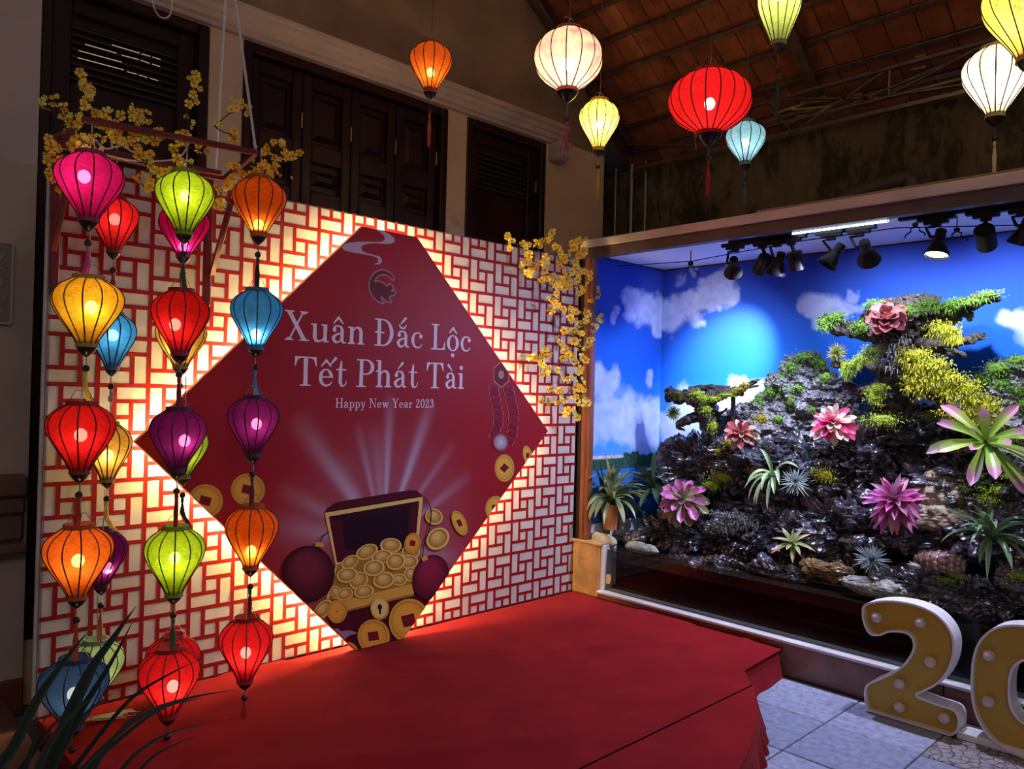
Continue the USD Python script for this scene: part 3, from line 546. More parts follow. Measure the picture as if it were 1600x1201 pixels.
def text(words, p0, p1, h, sp_=6, gap=34):
    """words of (glyph + marks) tokens, set along the line p0-p1 in (x,z)"""
    gs, x = [], 0
    for w in words:
        for tok in w:
            g, adv = GL[tok[0]](); c = {'a': 29, 'e': 29, 'o': 31}.get(tok[0], 30); t = 70
            for mkc in tok[1:]:
                off = (24 if mkc in '/' and ('^' in tok) else (-2 if False else 0), 18 if mkc == '/' and '(' in tok else (6 if mkc == '/' and '^' in tok else 0))
                g = U([g, MK[mkc](c + off[0], t + off[1])])
            gs.append(affinity.translate(g, x, 0)); x += adv + sp_
        x += gap
    tot = x - gap - sp_; g = U(gs); p0, p1 = np.array(p0), np.array(p1); sx = np.hypot(*(p1 - p0)) / tot; sy = h / 100; a = (p1 - p0) / np.hypot(*(p1 - p0))
    return affinity.affine_transform(g, [sx * a[0], 0, sx * a[1], sy, p0[0], p0[1]]).buffer(.0002).simplify(.0006)
T1 = text([['X', 'u', 'a^', 'n'], ['D', 'a(/', 'c'], ['L', 'o^.', 'c']], *sp([(70, 452), (1528, 548)], 5, 430, 440), .142)
T2 = text([['T', 'e^/', 't'], ['P', 'h', 'a/', 't'], ['T', 'a\\', 'i']], *sp([(146, 812), (1473, 836)], 5, 430, 440), .142)
T3 = text([list('Happy'), list('New'), list('Year'), list('2023')], *sp([(470, 984), (1240, 984)], 5, 430, 440), .048, gap=40)
for T in (T1, T2, T3): flat('printed_lettering', [(T, (.93, .80, .84))], label='pale serif lettering')

# ---- coins, crackers, chest
def ell(cx, cy, rx, ry, rot, sc, ox, oy, k=1.0, dx=0, dy=0):
    a = np.linspace(0, 2 * np.pi, 40, endpoint=False); r = math.radians(rot)
    return Polygon(sp([(cx + dx + k * (rx * math.cos(t) * math.cos(r) - ry * math.sin(t) * math.sin(r)), cy + dy + k * (rx * math.cos(t) * math.sin(r) + ry * math.sin(t) * math.cos(r))) for t in a], sc, ox, oy))
def coin(cx, cy, rx, ry, rot, sc, ox, oy, hole=.26, gold=(GOLD_D, GOLD, GOLD_L), hr=12):
    h = [(cx + rx * hole * 1.25 * a * math.cos(math.radians(hr)) - ry * hole * b * math.sin(math.radians(hr)), cy + rx * hole * 1.25 * a * math.sin(math.radians(hr)) + ry * hole * b * math.cos(math.radians(hr))) for a, b in ((-1, -1), (1, -1), (1, 1), (-1, 1))]
    E = lambda k, dx=0, dy=0: ell(cx, cy, rx, ry, rot, sc, ox, oy, k, dx, dy)
    return [(E(1, .04 * rx, .02 * ry), GOLD_D), (E(.985), gold[1]), (E(.86), gold[0]), (E(.82, -.015 * rx), gold[1]), (E(.62, -.12 * rx, -.1 * ry), np.array(gold[1]) * 1.13), (Polygon(sp(h, sc, ox, oy)), (.20, .012, .018))]
def ingot(cx, cy, rx, ry, rot, sc, ox, oy):
    E = lambda k, dx=0, dy=0: ell(cx, cy, rx, ry, rot, sc, ox, oy, k, dx, dy)
    return [(E(1.0, 0, .10 * ry), GOLD_D), (E(.98), GOLD_L), (E(.86), GOLD), (E(.76, 0, -.02 * ry), (.20, .11, .03)), (E(.70), (.56, .31, .05)), (E(.56, -.05 * rx, -.14 * ry), (.72, .44, .09)), (E(.34, -.1 * rx, -.22 * ry), (.86, .58, .17))]
K2, K1, K3 = (4.213, 430, 740), (5.714, 200, 640), (5.005, 720, 560)
OR = ((.48, .17, .015), (.82, .38, .04), (.9, .55, .12))
for a in ((690, 812, 155, 150, 0), (1068, 712, 152, 146, 0)): flat('printed_coin', coin(*a, *K1, hr=14))
for a, hr in (((340, 855, 76, 108, 0), 40), ((522, 757, 36, 80, -12), 5), ((268, 1168, 78, 96, 10), 5)): flat('printed_coin', coin(*a, *K3, hr=hr))
hexa = lambda r: Polygon(sp([(315 + r * math.sin(t), 125 - r * 1.5 * math.cos(t)) for t in np.arange(6) * math.pi / 3], *K3))
flat('printed_hexagon', [(hexa(70), lin(205, 140, 120)), (hexa(64), (.20, .012, .02)), (hexa(24), (.42, .30, .14))], label='printed hexagon charm above the crackers')
ck = []
for (x, y, r) in [(258, 232, 14), (262, 272, 12), (270, 325, 8), (280, 375, 6), (290, 425, 0), (292, 473, 0), (290, 515, 2), (272, 552, 5), (260, 598, -3), (370, 240, -5), (380, 278, -12), (388, 325, -8), (400, 375, 0), (408, 423, 0), (408, 475, 2), (405, 530, 18), (400, 588, 24), (378, 640, 36)]:
    def rc(w, h, dx=0):
        c, s = math.cos(math.radians(r)), math.sin(math.radians(r)); return Polygon(sp([(x + (dx + a * w) * c - b * h * s, y + (dx + a * w) * s + b * h * c) for a, b in ((-1, -1), (1, -1), (1, 1), (-1, 1))], *K3))
    ck += [(rc(35, 15), (.21, .010, .03)), (rc(24, 12), (.25, .012, .035)), (rc(2.5, 19, -38), lin(190, 130, 90)), (rc(2.5, 19, 38), lin(190, 130, 90))]
flat('printed_firecracker', ck, label='two printed strings of red firecrackers')
flat('printed_spark', [(ell(308, 655, 62, 70, 0, *K3), (.36, .06, .08)), (ell(308, 655, 52, 60, 0, *K3), (.42, .22, .24)), (ell(308, 655, 42, 48, 0, *K3), (.48, .40, .38)), (ell(308, 655, 20, 24, 0, *K3), (.62, .58, .50))], label='printed white spark')
pk = lambda pts: Polygon(sp(pts, *K2)).buffer(0)
DM, DM2, DM3 = (.085, .006, .013), (.032, .004, .012), (.022, .003, .012)
flat('printed_chest', [(pk([(325, 252), (345, 222), (395, 190), (470, 174), (880, 107), (925, 109), (955, 130), (972, 152), (330, 270)]), DM), (pk([(323, 256), (970, 150), (930, 545), (395, 605)]), GOLD_L), (pk([(350, 281), (945, 178), (915, 520), (405, 582)]), DM), (pk([(440, 300), (880, 220), (870, 480), (455, 500)]), DM3), (pk([(350, 281), (945, 178), (880, 225), (440, 305)]), DM2),
    (pk([(340, 950), (465, 890), (905, 780), (1000, 760), (1040, 900), (930, 1060), (520, 1200), (400, 1080)]), DM), (pk([(395, 605), (520, 540), (930, 500), (930, 740), (440, 840), (335, 822)]), GOLD_D), (pk([(395, 605), (405, 608), (350, 822), (333, 822)]), GOLD_L), (pk([(430, 835), (900, 722), (910, 785), (466, 893)]), GOLD), (pk([(466, 893), (910, 785), (912, 800), (466, 906)]), GOLD_D)], label='printed open treasure chest')
for a in [(490, 580, 62, 42, -30), (890, 512, 62, 48, 0), (880, 578, 60, 46, -5), (600, 512, 78, 48, -25), (758, 470, 72, 50, 0), (700, 545, 72, 46, -15), (890, 660, 48, 48, 0), (810, 695, 55, 40, 0), (395, 778, 38, 46, -30), (455, 790, 56, 42, -20), (545, 700, 68, 55, -35), (470, 665, 72, 50, -10), (580, 772, 68, 42, -10), (710, 697, 74, 54, -12), (645, 618, 72, 54, -10), (788, 575, 66, 56, -10), (1040, 280, 60, 52, 20), (1065, 424, 82, 68, -38), (308, 890, 80, 46, -48)]: flat('printed_ingot', ingot(*a, *K2))
flat('printed_coin', coin(898, 455, 54, 70, 14, *K2, gold=OR, hr=15)); flat('printed_coin', coin(1207, 322, 44, 88, -24, *K2, hr=-25)); flat('printed_coin', coin(402, 902, 64, 78, 10, *K2, hole=.05, gold=OR))
flat('printed_coin', coin(640, 1065, 106, 112, 0, *K2, gold=OR, hr=-8)); flat('printed_coin', coin(872, 962, 132, 146, 15, *K2, gold=OR, hr=-14)); flat('printed_coin', coin(470, 1165, 66, 62, 0, *K2, hole=.0))
flat('printed_lock', [(ell(683, 884, 62, 76, 0, *K2), GOLD_D), (ell(680, 880, 60, 72, 0, *K2), GOLD), (ell(680, 880, 50, 60, 0, *K2), GOLD_L), (ell(682, 874, 14, 18, 0, *K2), (.01, .008, .008)), (pk([(675, 880), (690, 880), (688, 922), (678, 922)]), (.01, .008, .008))], label='printed gold keyhole plate')
for (cx, cy, rx, ry, rot) in ((213, 655, 172, 184, 0), (1018, 678, 116, 150, 18)):
    flat('printed_ball', [(ell(cx, cy, rx, ry, rot, *K2, k=1 - .055 * i, dx=-.0 - 1.2 * i, dy=-5.2 * i), np.array([.055, .006, .010]) * (1 + .26 * i) if cx < 500 else np.array([.10, .006, .016]) * (1 + .20 * i)) for i in range(12)], label='printed dark red bauble')
flat('printed_fuse', [(LineString(sp(spline(p, 6), *K2)).buffer(.0028), (.05, .006, .01)) for p in ([(290, 445), (306, 412), (345, 380)], [(970, 150), (1008, 200), (1020, 270), (1003, 380), (972, 460), (963, 545)])])
flat('printed_fuse', [(pk([(262, 445), (308, 452), (318, 480), (255, 476)]), GOLD), (pk([(955, 548), (990, 535), (1000, 560), (965, 575)]), GOLD)])
flat('printed_leaf', [(Polygon(sp(spline([(360, 1035), (372, 1022), (395, 1014), (415, 1022), (430, 1032), (480, 1026), (532, 1046), (480, 1062), (445, 1090), (420, 1080)], 5, True), *K2)), lin(165, 130, 140))], label='pale printed leaf')

# ================================================================== lanterns
black_l = pm('black_lacquer', (.012, .010, .010), .25); wire_m = pm('wire', (.25, .2, .17), .4, metal=.7); rib_m = pm('rib', (.022, .010, .010), .6); cord_m = pm('pale_cord', (.42, .38, .36), .6); brown_cord = pm('brown_cord', (.14, .075, .05), .6)
COL = dict(pink=(.64, .010, .17), red=(.60, .011, .011), orange=(.88, .17, .016), yellow=(.88, .47, .02), amber=(.82, .50, .08), blue=(.07, .34, .58), navy=(.045, .10, .24), purple=(.15, .008, .10), green=(.44, .66, .02), lime=(.40, .62, .04), palegreen=(.42, .62, .28), magenta=(.72, .012, .22), rose=(.86, .20, .21), cream=(.86, .72, .50), teal=(.32, .52, .54), brightred=(.72, .016, .020), gold=(.88, .66, .03), leaf=(.62, .76, .24))
SILK, RIM, TAS = {}, {}, {}
BULB = {}
def bulb_mat(s, c):
    k = '%g_%s' % (s, c)
    if k not in BULB: BULB[k] = glow('bulb_%d' % len(BULB), dict(w=(1, .83, .58), y=(1, .78, .42), c=(.80, .93, 1.0))[c], s)
    return BULB[k]
PROF = dict(drop=[(0, .40), (.02, .50), (.08, .72), (.16, .90), (.25, .985), (.33, 1.0), (.43, .955), (.55, .83), (.68, .66), (.8, .49), (.9, .37), (.96, .30), (1, .27)],
            oval=[(0, .34), (.02, .44), (.08, .64), (.17, .82), (.28, .935), (.40, .99), (.48, 1.0), (.60, .965), (.72, .86), (.82, .71), (.90, .53), (.96, .36), (1, .27)],
            pear=[(0, .42), (.03, .55), (.1, .78), (.2, .93), (.3, 1.0), (.38, .99), (.5, .90), (.62, .74), (.74, .57), (.86, .40), (.95, .29), (1, .26)],
            spin=[(0, .26), (.1, .45), (.22, .70), (.34, .9), (.44, .99), (.52, 1.0), (.62, .92), (.74, .74), (.86, .54), (1, .33)])
def lantern(label, colour, cx, top, bot, w, where, kind='drop', N=12, bulb=30, bc='w', bt=.5, hang=None, tassel=.12, tcol=None, cordlen=.03, group=None, seed=0, tilt=0, rimc=None, thin=.10, boff=0.0, tail=True, cm=None, lean=.42):
    """cx, top, bot, w: where the silk shade is seen; where: ('y', v) hangs in that plane, ('d', v) at that distance"""
    rg = np.random.default_rng(seed + 100)
    mid = (top + bot) / 2
    if where[0] == 'y': at = lambda py: on(cx, py, 1, where[1])
    else: at = lambda py: EYE + ray(cx, py) * where[1]
    c = at(mid); zt, zb = at(top)[2], at(bot)[2]; R = w * depth(c) / FPX / 2; H = zt - zb
    if colour not in SILK:
        SILK[colour] = silk('silk_' + colour, COL[colour]) if colour not in PAINTED else PAINTED[colour]()
        RIM[colour] = pm('rim_' + colour, tuple(np.array(COL[colour]) * .42), .6)
    t = thing('silk_lantern', label, 'lantern', (c[0], c[1], zb), group=group)
    pr = PROF[kind]; ts = np.linspace(0, 1, 22); rr = np.interp(ts, *zip(*pr)); rr = np.convolve(np.pad(rr, 1, 'edge'), [.2, .6, .2], 'valid') * R; ph = float(rg.uniform(0, 2 * np.pi / N))
    A = N * 4; an = ph + np.arange(A) * 2 * np.pi / A; V = []
    for tt, r in zip(ts, rr):
        sc = 1 - .022 * np.sin(np.pi * ((np.arange(A) % 4) / 4))
        V.append(np.c_[c[0] + r * sc * np.cos(an), c[1] + r * sc * np.sin(an), np.full(A, zt - tt * H)])
    V = np.array(V).reshape(-1, 3); f = [[i * A + j, (i + 1) * A + j, (i + 1) * A + (j + 1) % A, i * A + (j + 1) % A] for i in range(len(ts) - 1) for j in range(A)]
    f = np.array(f); obj('shade', (V, np.vstack([f[:, [0, 1, 2]], f[:, [0, 2, 3]]])), SILK[colour], t, smooth=40)
    for k in range(N):
        a = ph + k * 2 * np.pi / N; rb = rr + .0008
        obj('rib', MB().tube(np.c_[c[0] + rb * math.cos(a), c[1] + rb * math.sin(a), zt - ts * H], .0024 if R < .13 else .0027, 4, cap=False), rib_m, t)
    rt, rbm = rr[0] * 1.02, rr[-1] * 1.04
    rm = RIM[colour] if rimc is None else rimc
    obj('rim', MB().add(*lathe([(rt * .97, zt - .012), (rt * 1.02, zt - .010), (rt, zt + .014), (rt * .90, zt + .014), (rt * .90, zt - .012)], 24, (c[0], c[1], 0))), rm, t, label='top ring')
    obj('rim', MB().add(*lathe([(rbm, zb + .016), (rbm * 1.10, zb - .012), (rbm * .9, zb - .012), (rbm * .9, zb + .016)], 24, (c[0], c[1], 0))), rm, t, label='bottom ring')
    ch = max(.022, rbm * .95)
    obj('end_cap', MB().add(*lathe([(0, zb - .006), (rbm * .98, zb - .008), (rbm * .98, zb - .014), (rbm * .72, zb - .014 - ch * .45), (rbm * .30, zb - .014 - ch * .85), (.004, zb - .014 - ch), (0, zb - .016 - ch)], 20, (c[0], c[1], 0))), black_l, t, smooth=50)
    zc = zb - .015 - ch
    hz = zt + max(.05, rt * 1.0)
    hd = MB()
    hd.tube([(c[0] - rt * .9, c[1], zt + .004), (c[0] - rt * .55, c[1], hz - .012), (c[0] - rt * .4, c[1], hz), (c[0] + rt * .4, c[1], hz), (c[0] + rt * .55, c[1], hz - .012), (c[0] + rt * .9, c[1], zt + .004)], .0013, 4)
    obj('wire_handle', hd, wire_m, t)
    rb_ = np.interp(bt, *zip(*PROF[kind])) * R; te = norm((EYE - c) * np.array([1, 1, 0])); sd_ = np.array([te[1], -te[0], 0])
    bp = np.array([c[0], c[1], zt - bt * H]) + te * max(0, rb_ * lean) + RT * np.array([1, 1, 0]) * boff
    m = trimesh.creation.icosphere(2, .0205 if R < .13 else .026); m.apply_transform(np.diag([1, 1, 1.15, 1])); m.apply_translation(bp); obj('bulb', MB().t(m), bulb_mat(bulb, bc), t, smooth=True)
    obj('flex', MB().tube([(c[0], c[1], hz), (c[0], c[1], zt), (bp[0], bp[1], bp[2] + .024)], .002, 4), cord_m, t)
    if hang is not None: obj('cord', MB().tube([(c[0] + .004, c[1], hz - .002), (c[0] + .002, c[1], (hz + hang) / 2), (c[0], c[1], hang)], .0022, 5), cm or cord_m, t)
    if tail:
        zd = zc - cordlen; rbd = .0125 if R < .13 else .014
        obj('drop_cord', MB().tube([(c[0], c[1], zc + .004), (c[0], c[1], zd)], .0014, 4), wire_m, t)
        m = trimesh.creation.icosphere(2, rbd); m.apply_translation((c[0], c[1], zd - rbd * .8)); obj('bead', MB().t(m), black_l, t, smooth=True)
        if tassel:
            tc = tcol or tuple(np.array(COL[colour]) * .8)
            if tc not in TAS: TAS[tc] = pm('tassel_%d' % len(TAS), tc, .7)
            tb = MB(); z0 = zd - rbd * 1.7; n_ = 16
            tb.add(*lathe([(.001, z0 + .006), (.006, z0), (.007, z0 - .012), (.005, z0 - .02)], 8, (c[0], c[1], 0)))
            for k in range(n_):
                a = 2 * np.pi * k / n_ + rg.uniform(-.2, .2); rad = .008 * rg.uniform(.5, 1.2); ln = tassel * rg.uniform(.88, 1.05)
                tb.tube([(c[0], c[1], z0 - .012), (c[0] + rad * math.cos(a), c[1] + rad * math.sin(a), z0 - .02 - ln * .3), (c[0] + rad * .9 * math.cos(a) + tilt * ln * .3, c[1] + rad * .9 * math.sin(a), z0 - ln * .7), (c[0] + rad * math.cos(a) + tilt * ln, c[1] + rad * math.sin(a), z0 - ln)], [.0022, .0026, .0022, .001], 4)
            obj('tassel', tb, TAS[tc], t)
    return dict(c=c, zt=zt, zb=zc, top=hz)
def painted(name, base, top, specks):
    """silk with a painted tint near the top and painted sprigs (dye, not light)"""
    def make():
        return usdkit.material(stage, L + name, {'tc': ('texture_coordinate', {}), 'n': ('noise_texture', dict(scale=9.0, detail=5.0, distortion=1.0)), 'v': ('noise_texture', dict(scale=26.0, detail=6.0, distortion=3.0)), 'r0': ('rgb_ramp', {'ramp': [(.42, base), (.66, top)]}), 'r': ('rgb_ramp', {'ramp': [(.60, (0, 0, 0)), (.66, (1, 1, 1))]}), 'mx': ('mix_color', dict(b=specks)),
            'd': ('diffuse_bsdf', {}), 't': ('translucent_bsdf', {}), 'm': ('mix_closure', dict(fac=.62)), 'tr': ('transparent_bsdf', dict(color=tuple(np.array(base) ** .35))), 'm2': ('mix_closure', dict(fac=.05))},
            [('tc.object', 'n.vector'), ('tc.object', 'v.vector'), ('n.fac', 'r0.fac'), ('v.fac', 'r.fac'), ('r.color', 'mx.fac'), ('r0.color', 'mx.a'), ('mx.result', 'd.color'), ('mx.result', 't.color'), ('d.BSDF', 'm.closure1'), ('t.BSDF', 'm.closure2'), ('m.closure', 'm2.closure1'), ('tr.BSDF', 'm2.closure2')], surface='m2.closure')
    return make
PAINTED = dict(rose=painted('silk_rose', (.92, .42, .33), (.88, .20, .22), (.62, .26, .16)), cream=painted('silk_cream', (.88, .76, .56), (.84, .66, .44), (.28, .12, .06)), gold=painted('silk_gold', (.90, .74, .16), (.92, .68, .10), (.80, .20, .04)))
FY, RY = 3.00, 3.33     # front and rear rows
def string(items, y, hang0, **kw):
    prev = hang0
    for k, it in enumerate(items):
        lab, col, cx, top, bot, w, opt = it
        r = lantern(lab, col, cx, top, bot, w, ('y', y), hang=prev, seed=len(lab) + int(cx) + int(top), **{**kw, **opt}); prev = r['zb']
RACKZ = 2.46
FL, FM, FR = 'front string at left', 'front middle string', 'front right string'
RED_T, GRN_T, YEL_T, PNK_T, DRK_T = (.35, .02, .02), (.03, .09, .03), (.72, .58, .06), (.55, .06, .28), (.13, .015, .015)
string([('bright pink lantern with a violet rim, top of the front string at left', 'pink', 140, 243, 342, 99, dict(tcol=PNK_T, tassel=.15, tilt=-.25, bt=.38, boff=-.02)),
        ('golden yellow lantern under the bright pink one', 'yellow', 137, 436, 537, 103, dict(tcol=YEL_T, tassel=.13, tilt=.25, bt=.45, boff=.012)),
        ('red lantern with a yellow tassel lying on it, third in the front left string', 'red', 126, 632, 735, 97, dict(tcol=RED_T, tassel=.15, tilt=-.1, bt=.45)),
        ('orange lantern in the front left string, above the navy one', 'orange', 122, 824, 930, 99, dict(tcol=(.45, .06, .02), tassel=.14, bt=.45)),
        ('dark navy blue lantern behind the long leaves, lowest of the front left string', 'navy', 115, 1032, 1132, 101, dict(tassel=0, bt=.45, bulb=15))], FY, RACKZ, bulb=26)
string([('red lantern half behind the bright pink one', 'brightred', 179, 312, 391, 70, dict(tcol=RED_T, tassel=.07, bt=.42)),
        ('sky blue lantern half behind the golden yellow one', 'blue', 176, 492, 573, 68, dict(tcol=(.4, .4, .4), tassel=.05, bc='c', bt=.4)),
        ('pale amber lantern half behind a red one, above the hidden purple one', 'amber', 169, 664, 748, 67, dict(tcol=YEL_T, tassel=.15, tilt=.4, bt=.55)),
        ('purple lantern mostly hidden behind the lower orange one', 'purple', 160, 830, 914, 70, dict(tcol=(.4, .1, .05), tassel=.15, bt=.65, boff=.02)),
        ('pale green lantern behind the navy one near the floor', 'palegreen', 149, 1003, 1088, 84, dict(tassel=0, tail=False))], RY, RACKZ, bulb=16)
string([('lime green lantern at the top of the front middle string', 'green', 289, 272, 363, 87, dict(tcol=GRN_T, tassel=.19, tilt=.18, bt=.42, boff=0)),
        ('deep red lantern under the top lime green one', 'red', 282, 456, 551, 86, dict(tcol=DRK_T, tassel=.13, bt=.55, boff=-.02)),
        ('purple lantern over the left corner of the red diamond sign', 'purple', 278, 641, 733, 84, dict(tcol=DRK_T, tassel=.16, bt=.5, boff=.025)),
        ('lime green lantern in the middle string over the lower lattice', 'green', 273, 826, 926, 88, dict(tcol=GRN_T, tassel=.17, bt=.42)),
        ('large red lantern at the bottom of the front middle string', 'brightred', 264, 1016, 1115, 91, dict(tassel=0, bt=.5, boff=.015))], FY, RACKZ, bulb=26)
string([('magenta lantern half hidden behind the top lime green one', 'magenta', 288, 324, 398, 76, dict(tcol=DRK_T, tassel=.10, bt=.85)),
        ('amber lantern half hidden behind the deep red one', 'amber', 283, 496, 572, 74, dict(tcol=DRK_T, tassel=.09, bt=.6, boff=-.02)),
        ('lime lantern sliver behind the middle purple one', 'lime', 287, 666, 743, 73, dict(tcol=(.02, .02, .02), tassel=.13, tilt=.3)),
        ('red lantern peeping out behind the large red one near the carpet', 'red', 270, 996, 1085, 80, dict(tassel=0, tail=False))], RY, RACKZ, bulb=16)
string([('orange lantern at the top of the front right string', 'orange', 405, 280, 366, 81, dict(tcol=(.02, .02, .02), tassel=.15, bt=.85, bc='y')),
        ('blue lantern beside the first words of the sign', 'blue', 401, 455, 542, 78, dict(tcol=(.07, .22, .46), tassel=.14, tilt=.30, bt=.78, bc='c', boff=0)),
        ('dark purple lantern with a blue tassel lying on it, in front of the red sign', 'purple', 396, 622, 709, 78, dict(tcol=DRK_T, tassel=.14, bt=.45, boff=.012)),
        ('orange lantern in front of the printed left coin', 'orange', 393, 793, 884, 80, dict(tcol=DRK_T, tassel=.12, bt=.72, bc='y')),
        ('red lantern with a short tassel, lowest of the right string', 'brightred', 384, 968, 1061, 80, dict(tcol=(.35, .03, .015), tassel=.085, bt=.5, cordlen=.02))], FY, RACKZ, bulb=26)
ZROOF = lambda x: ROOF(x) - .05
def overhead(label, col, cx, top, bot, w, d, **k):
    c = EYE + ray(cx, top) * d; lantern(label, col, cx, top, bot, w, ('d', d), hang=ZROOF(c[0]) if c[0] > 3.1 else min(4.6, ROOF(c[0])), cm=brown_cord, seed=int(cx), lean=.15, **k)
overhead('small orange lantern hanging alone before the cornice', 'orange', 673, 70, 142, 66, 4.05, bulb=34, bt=.62, tcol=(.50, .10, .04), tassel=.17, cordlen=.055)
overhead('large round pale pink lantern with painted blossom', 'rose', 888, 49, 141, 108, 3.9, kind='oval', N=14, bulb=160, bt=.6, tcol=(.50, .03, .09), tassel=.15, cordlen=.07)
overhead('bright yellow lantern between the pale pink and the big red ones', 'gold', 936, 159, 233, 63, 4.3, N=14, bulb=230, tcol=(.55, .36, .02), tassel=.17, cordlen=.045, kind='pear', bc='y')
overhead('big round red lantern with a red tassel', 'brightred', 1109, 114, 208, 128, 3.75, kind='oval', N=18, bulb=75, bt=.55, tcol=(.50, .012, .012), tassel=.17, cordlen=.04)
overhead('small pale teal lantern beside the big red one', 'teal', 1165, 193, 255, 62, 4.4, bulb=48, bc='c', tcol=(.03, .10, .12), tassel=.13, cordlen=.04, kind='pear')
overhead('leaf green lantern cut by the top edge of the picture', 'leaf', 1218, -62, 68, 66, 3.9, N=14, bulb=120, bt=.45, kind='spin', tcol=(.02, .07, .03), tassel=.24, cordlen=.08)
overhead('cream white lantern at the right beside the yellow one', 'cream', 1556, 77, 181, 97, 3.7, N=14, bulb=150, kind='pear', tcol=(.62, .55, .38), tassel=.16, cordlen=.045)
overhead('large yellow lantern with painted sprigs, cut by the right edge', 'gold', 1612, -45, 92, 140, 3.2, kind='pear', N=14, bulb=110, tassel=0)

# ================================================================== rack, ropes
red_paint = pm('red_paint', (.14, .008, .012), .4, var=.15, scale=10)
rk = thing('hanging_rack', 'red wooden rack over the lattice from which the lantern strings hang', 'rack', (1.3, 3.2, 2.4))
def bar(a, b, w=.022, name='bar'):
    a, b = np.array(a, float), np.array(b, float); t = norm(b - a); s = norm(np.cross(t, (0, 0, 1) if abs(t[2]) < .9 else (0, 1, 0))); u = np.cross(s, t); ln = np.linalg.norm(b - a)
    m = bevel_box((0, -w / 2, -w / 2), (ln, w / 2, w / 2), .003); v = np.array(m.vertices); obj(name, MB().add(a + v[:, :1] * t + v[:, 1:2] * s + v[:, 2:] * u, m.faces), red_paint, rk)
q1, q2, q3, q4 = on(128, 186, 1, 3.0), on(400, 238, 1, 3.0), on(85, 226, 1, 3.44), on(350, 280, 1, 3.44)
bar(q1, q2); bar(q3, q4); bar(q2, q4); bar(on(112, 205, 1, 3.05), on(80, 219, 1, 3.44)); bar(on(78, 216, 1, 3.25), on(128, 216, 1, 3.25))
bar(on(143, 233, 1, 3.33), on(345, 271, 1, 3.33))
bar(on(87, 226, 1, 3.46), on(84, 462, 1, 3.46), .03, 'upright'); bar(on(327, 276, 1, 3.46), on(322, 478, 1, 3.46), .03, 'upright')
bar(on(103, 298, 1, 3.15), on(83, 390, 1, 3.44), .022, 'brace'); bar(on(362, 312, 1, 3.12), on(331, 428, 1, 3.44), .022, 'brace')
rope_m = pm('white_rope', (.60, .58, .58), .7)
r1 = obj('rope', MB().tube([q2, q2 + .5 * (on(360, -60, 1, 3.08) - q2), on(360, -60, 1, 3.08)], .006, 6), rope_m); tag(r1, 'white rope rising from the right front corner of the lantern rack', 'rope', 'rack ropes')
r2 = obj('rope', MB().tube([on(336, 277, 1, 3.44), on(356, -60, 1, 3.3)], .006, 6), rope_m); tag(r2, 'white rope rising from the rear bar of the lantern rack', 'rope')
cb_ = obj('cable', MB().tube([on(a, b, 1, 3.9) for a, b in spline([(235, -20), (240, 10), (250, 26), (262, 27), (268, 14), (268, -20)], 5)], .004, 6), rope_m); tag(cb_, 'loop of grey cable hanging before the louvred door', 'cable')
cb2 = obj('string_light_wire', MB().tube([on(a, b, 1, 3.3) for a, b in spline([(150, 218), (165, 232), (190, 228), (208, 238)], 5)], .004, 5).tube([on(a, b, 1, 3.32) for a, b in spline([(163, 241), (210, 251), (272, 249), (292, 231), (291, 222)], 5)], .004, 5), rope_m); tag(cb2, 'white wire looped along the red lantern rack', 'wire')
# ================================================================== yellow apricot blossom
petal_m = printed('blossom_petal', .5, trans=.18); twig_m = pm('twig', (.05, .03, .02), .8)
def blossom(c, nrm, r, rg, young=False):
    nrm = norm(nrm); a = norm(np.cross(nrm, (0, 0, 1) if abs(nrm[2]) < .9 else (1, 0, 0))); b = np.cross(nrm, a); ph = rg.uniform(0, 6.28); mb = MB()
    y1, y2 = ((.96, .64, .04), (.98, .78, .14)) if not young else ((.80, .74, .14), (.85, .82, .26))
    cup = rg.uniform(.15, .5) if not young else .9
    for k in range(5):
        th = ph + k * 2 * np.pi / 5 + rg.uniform(-.08, .08); u = a * math.cos(th) + b * math.sin(th); s = np.cross(nrm, u); rk_ = r * rg.uniform(.88, 1.1)
        P = [c, c + u * rk_ * .35 + s * rk_ * .22 + nrm * cup * r * .2, c + u * rk_ * .8 + s * rk_ * .42 + nrm * cup * r * .6, c + u * rk_ * 1.02 + s * rk_ * .16 + nrm * cup * r * .85, c + u * rk_ * .92 + nrm * cup * r * .7, c + u * rk_ * 1.02 - s * rk_ * .16 + nrm * cup * r * .85, c + u * rk_ * .8 - s * rk_ * .42 + nrm * cup * r * .6, c + u * rk_ * .35 - s * rk_ * .22 + nrm * cup * r * .2, c + u * rk_ * .5 + nrm * cup * r * .22]
        cc = np.array([(.80, .36, .02), y1, y2, y2, y1, y2, y2, y1, y1])
        mb.add(P, [[0, 1, 8], [1, 2, 8], [2, 3, 8], [3, 4, 8], [4, 5, 8], [5, 6, 8], [6, 7, 8], [7, 0, 8]], None); mb.c.append(cc)
    if not young:
        for k in range(5):
            th = ph + k * 1.26 + .6; u = a * math.cos(th) + b * math.sin(th); v, f = tube([c, c + (nrm + u * .5) * r * .42], r * .05, 3); mb.add(v, f, (.50, .17, .02))
    return mb
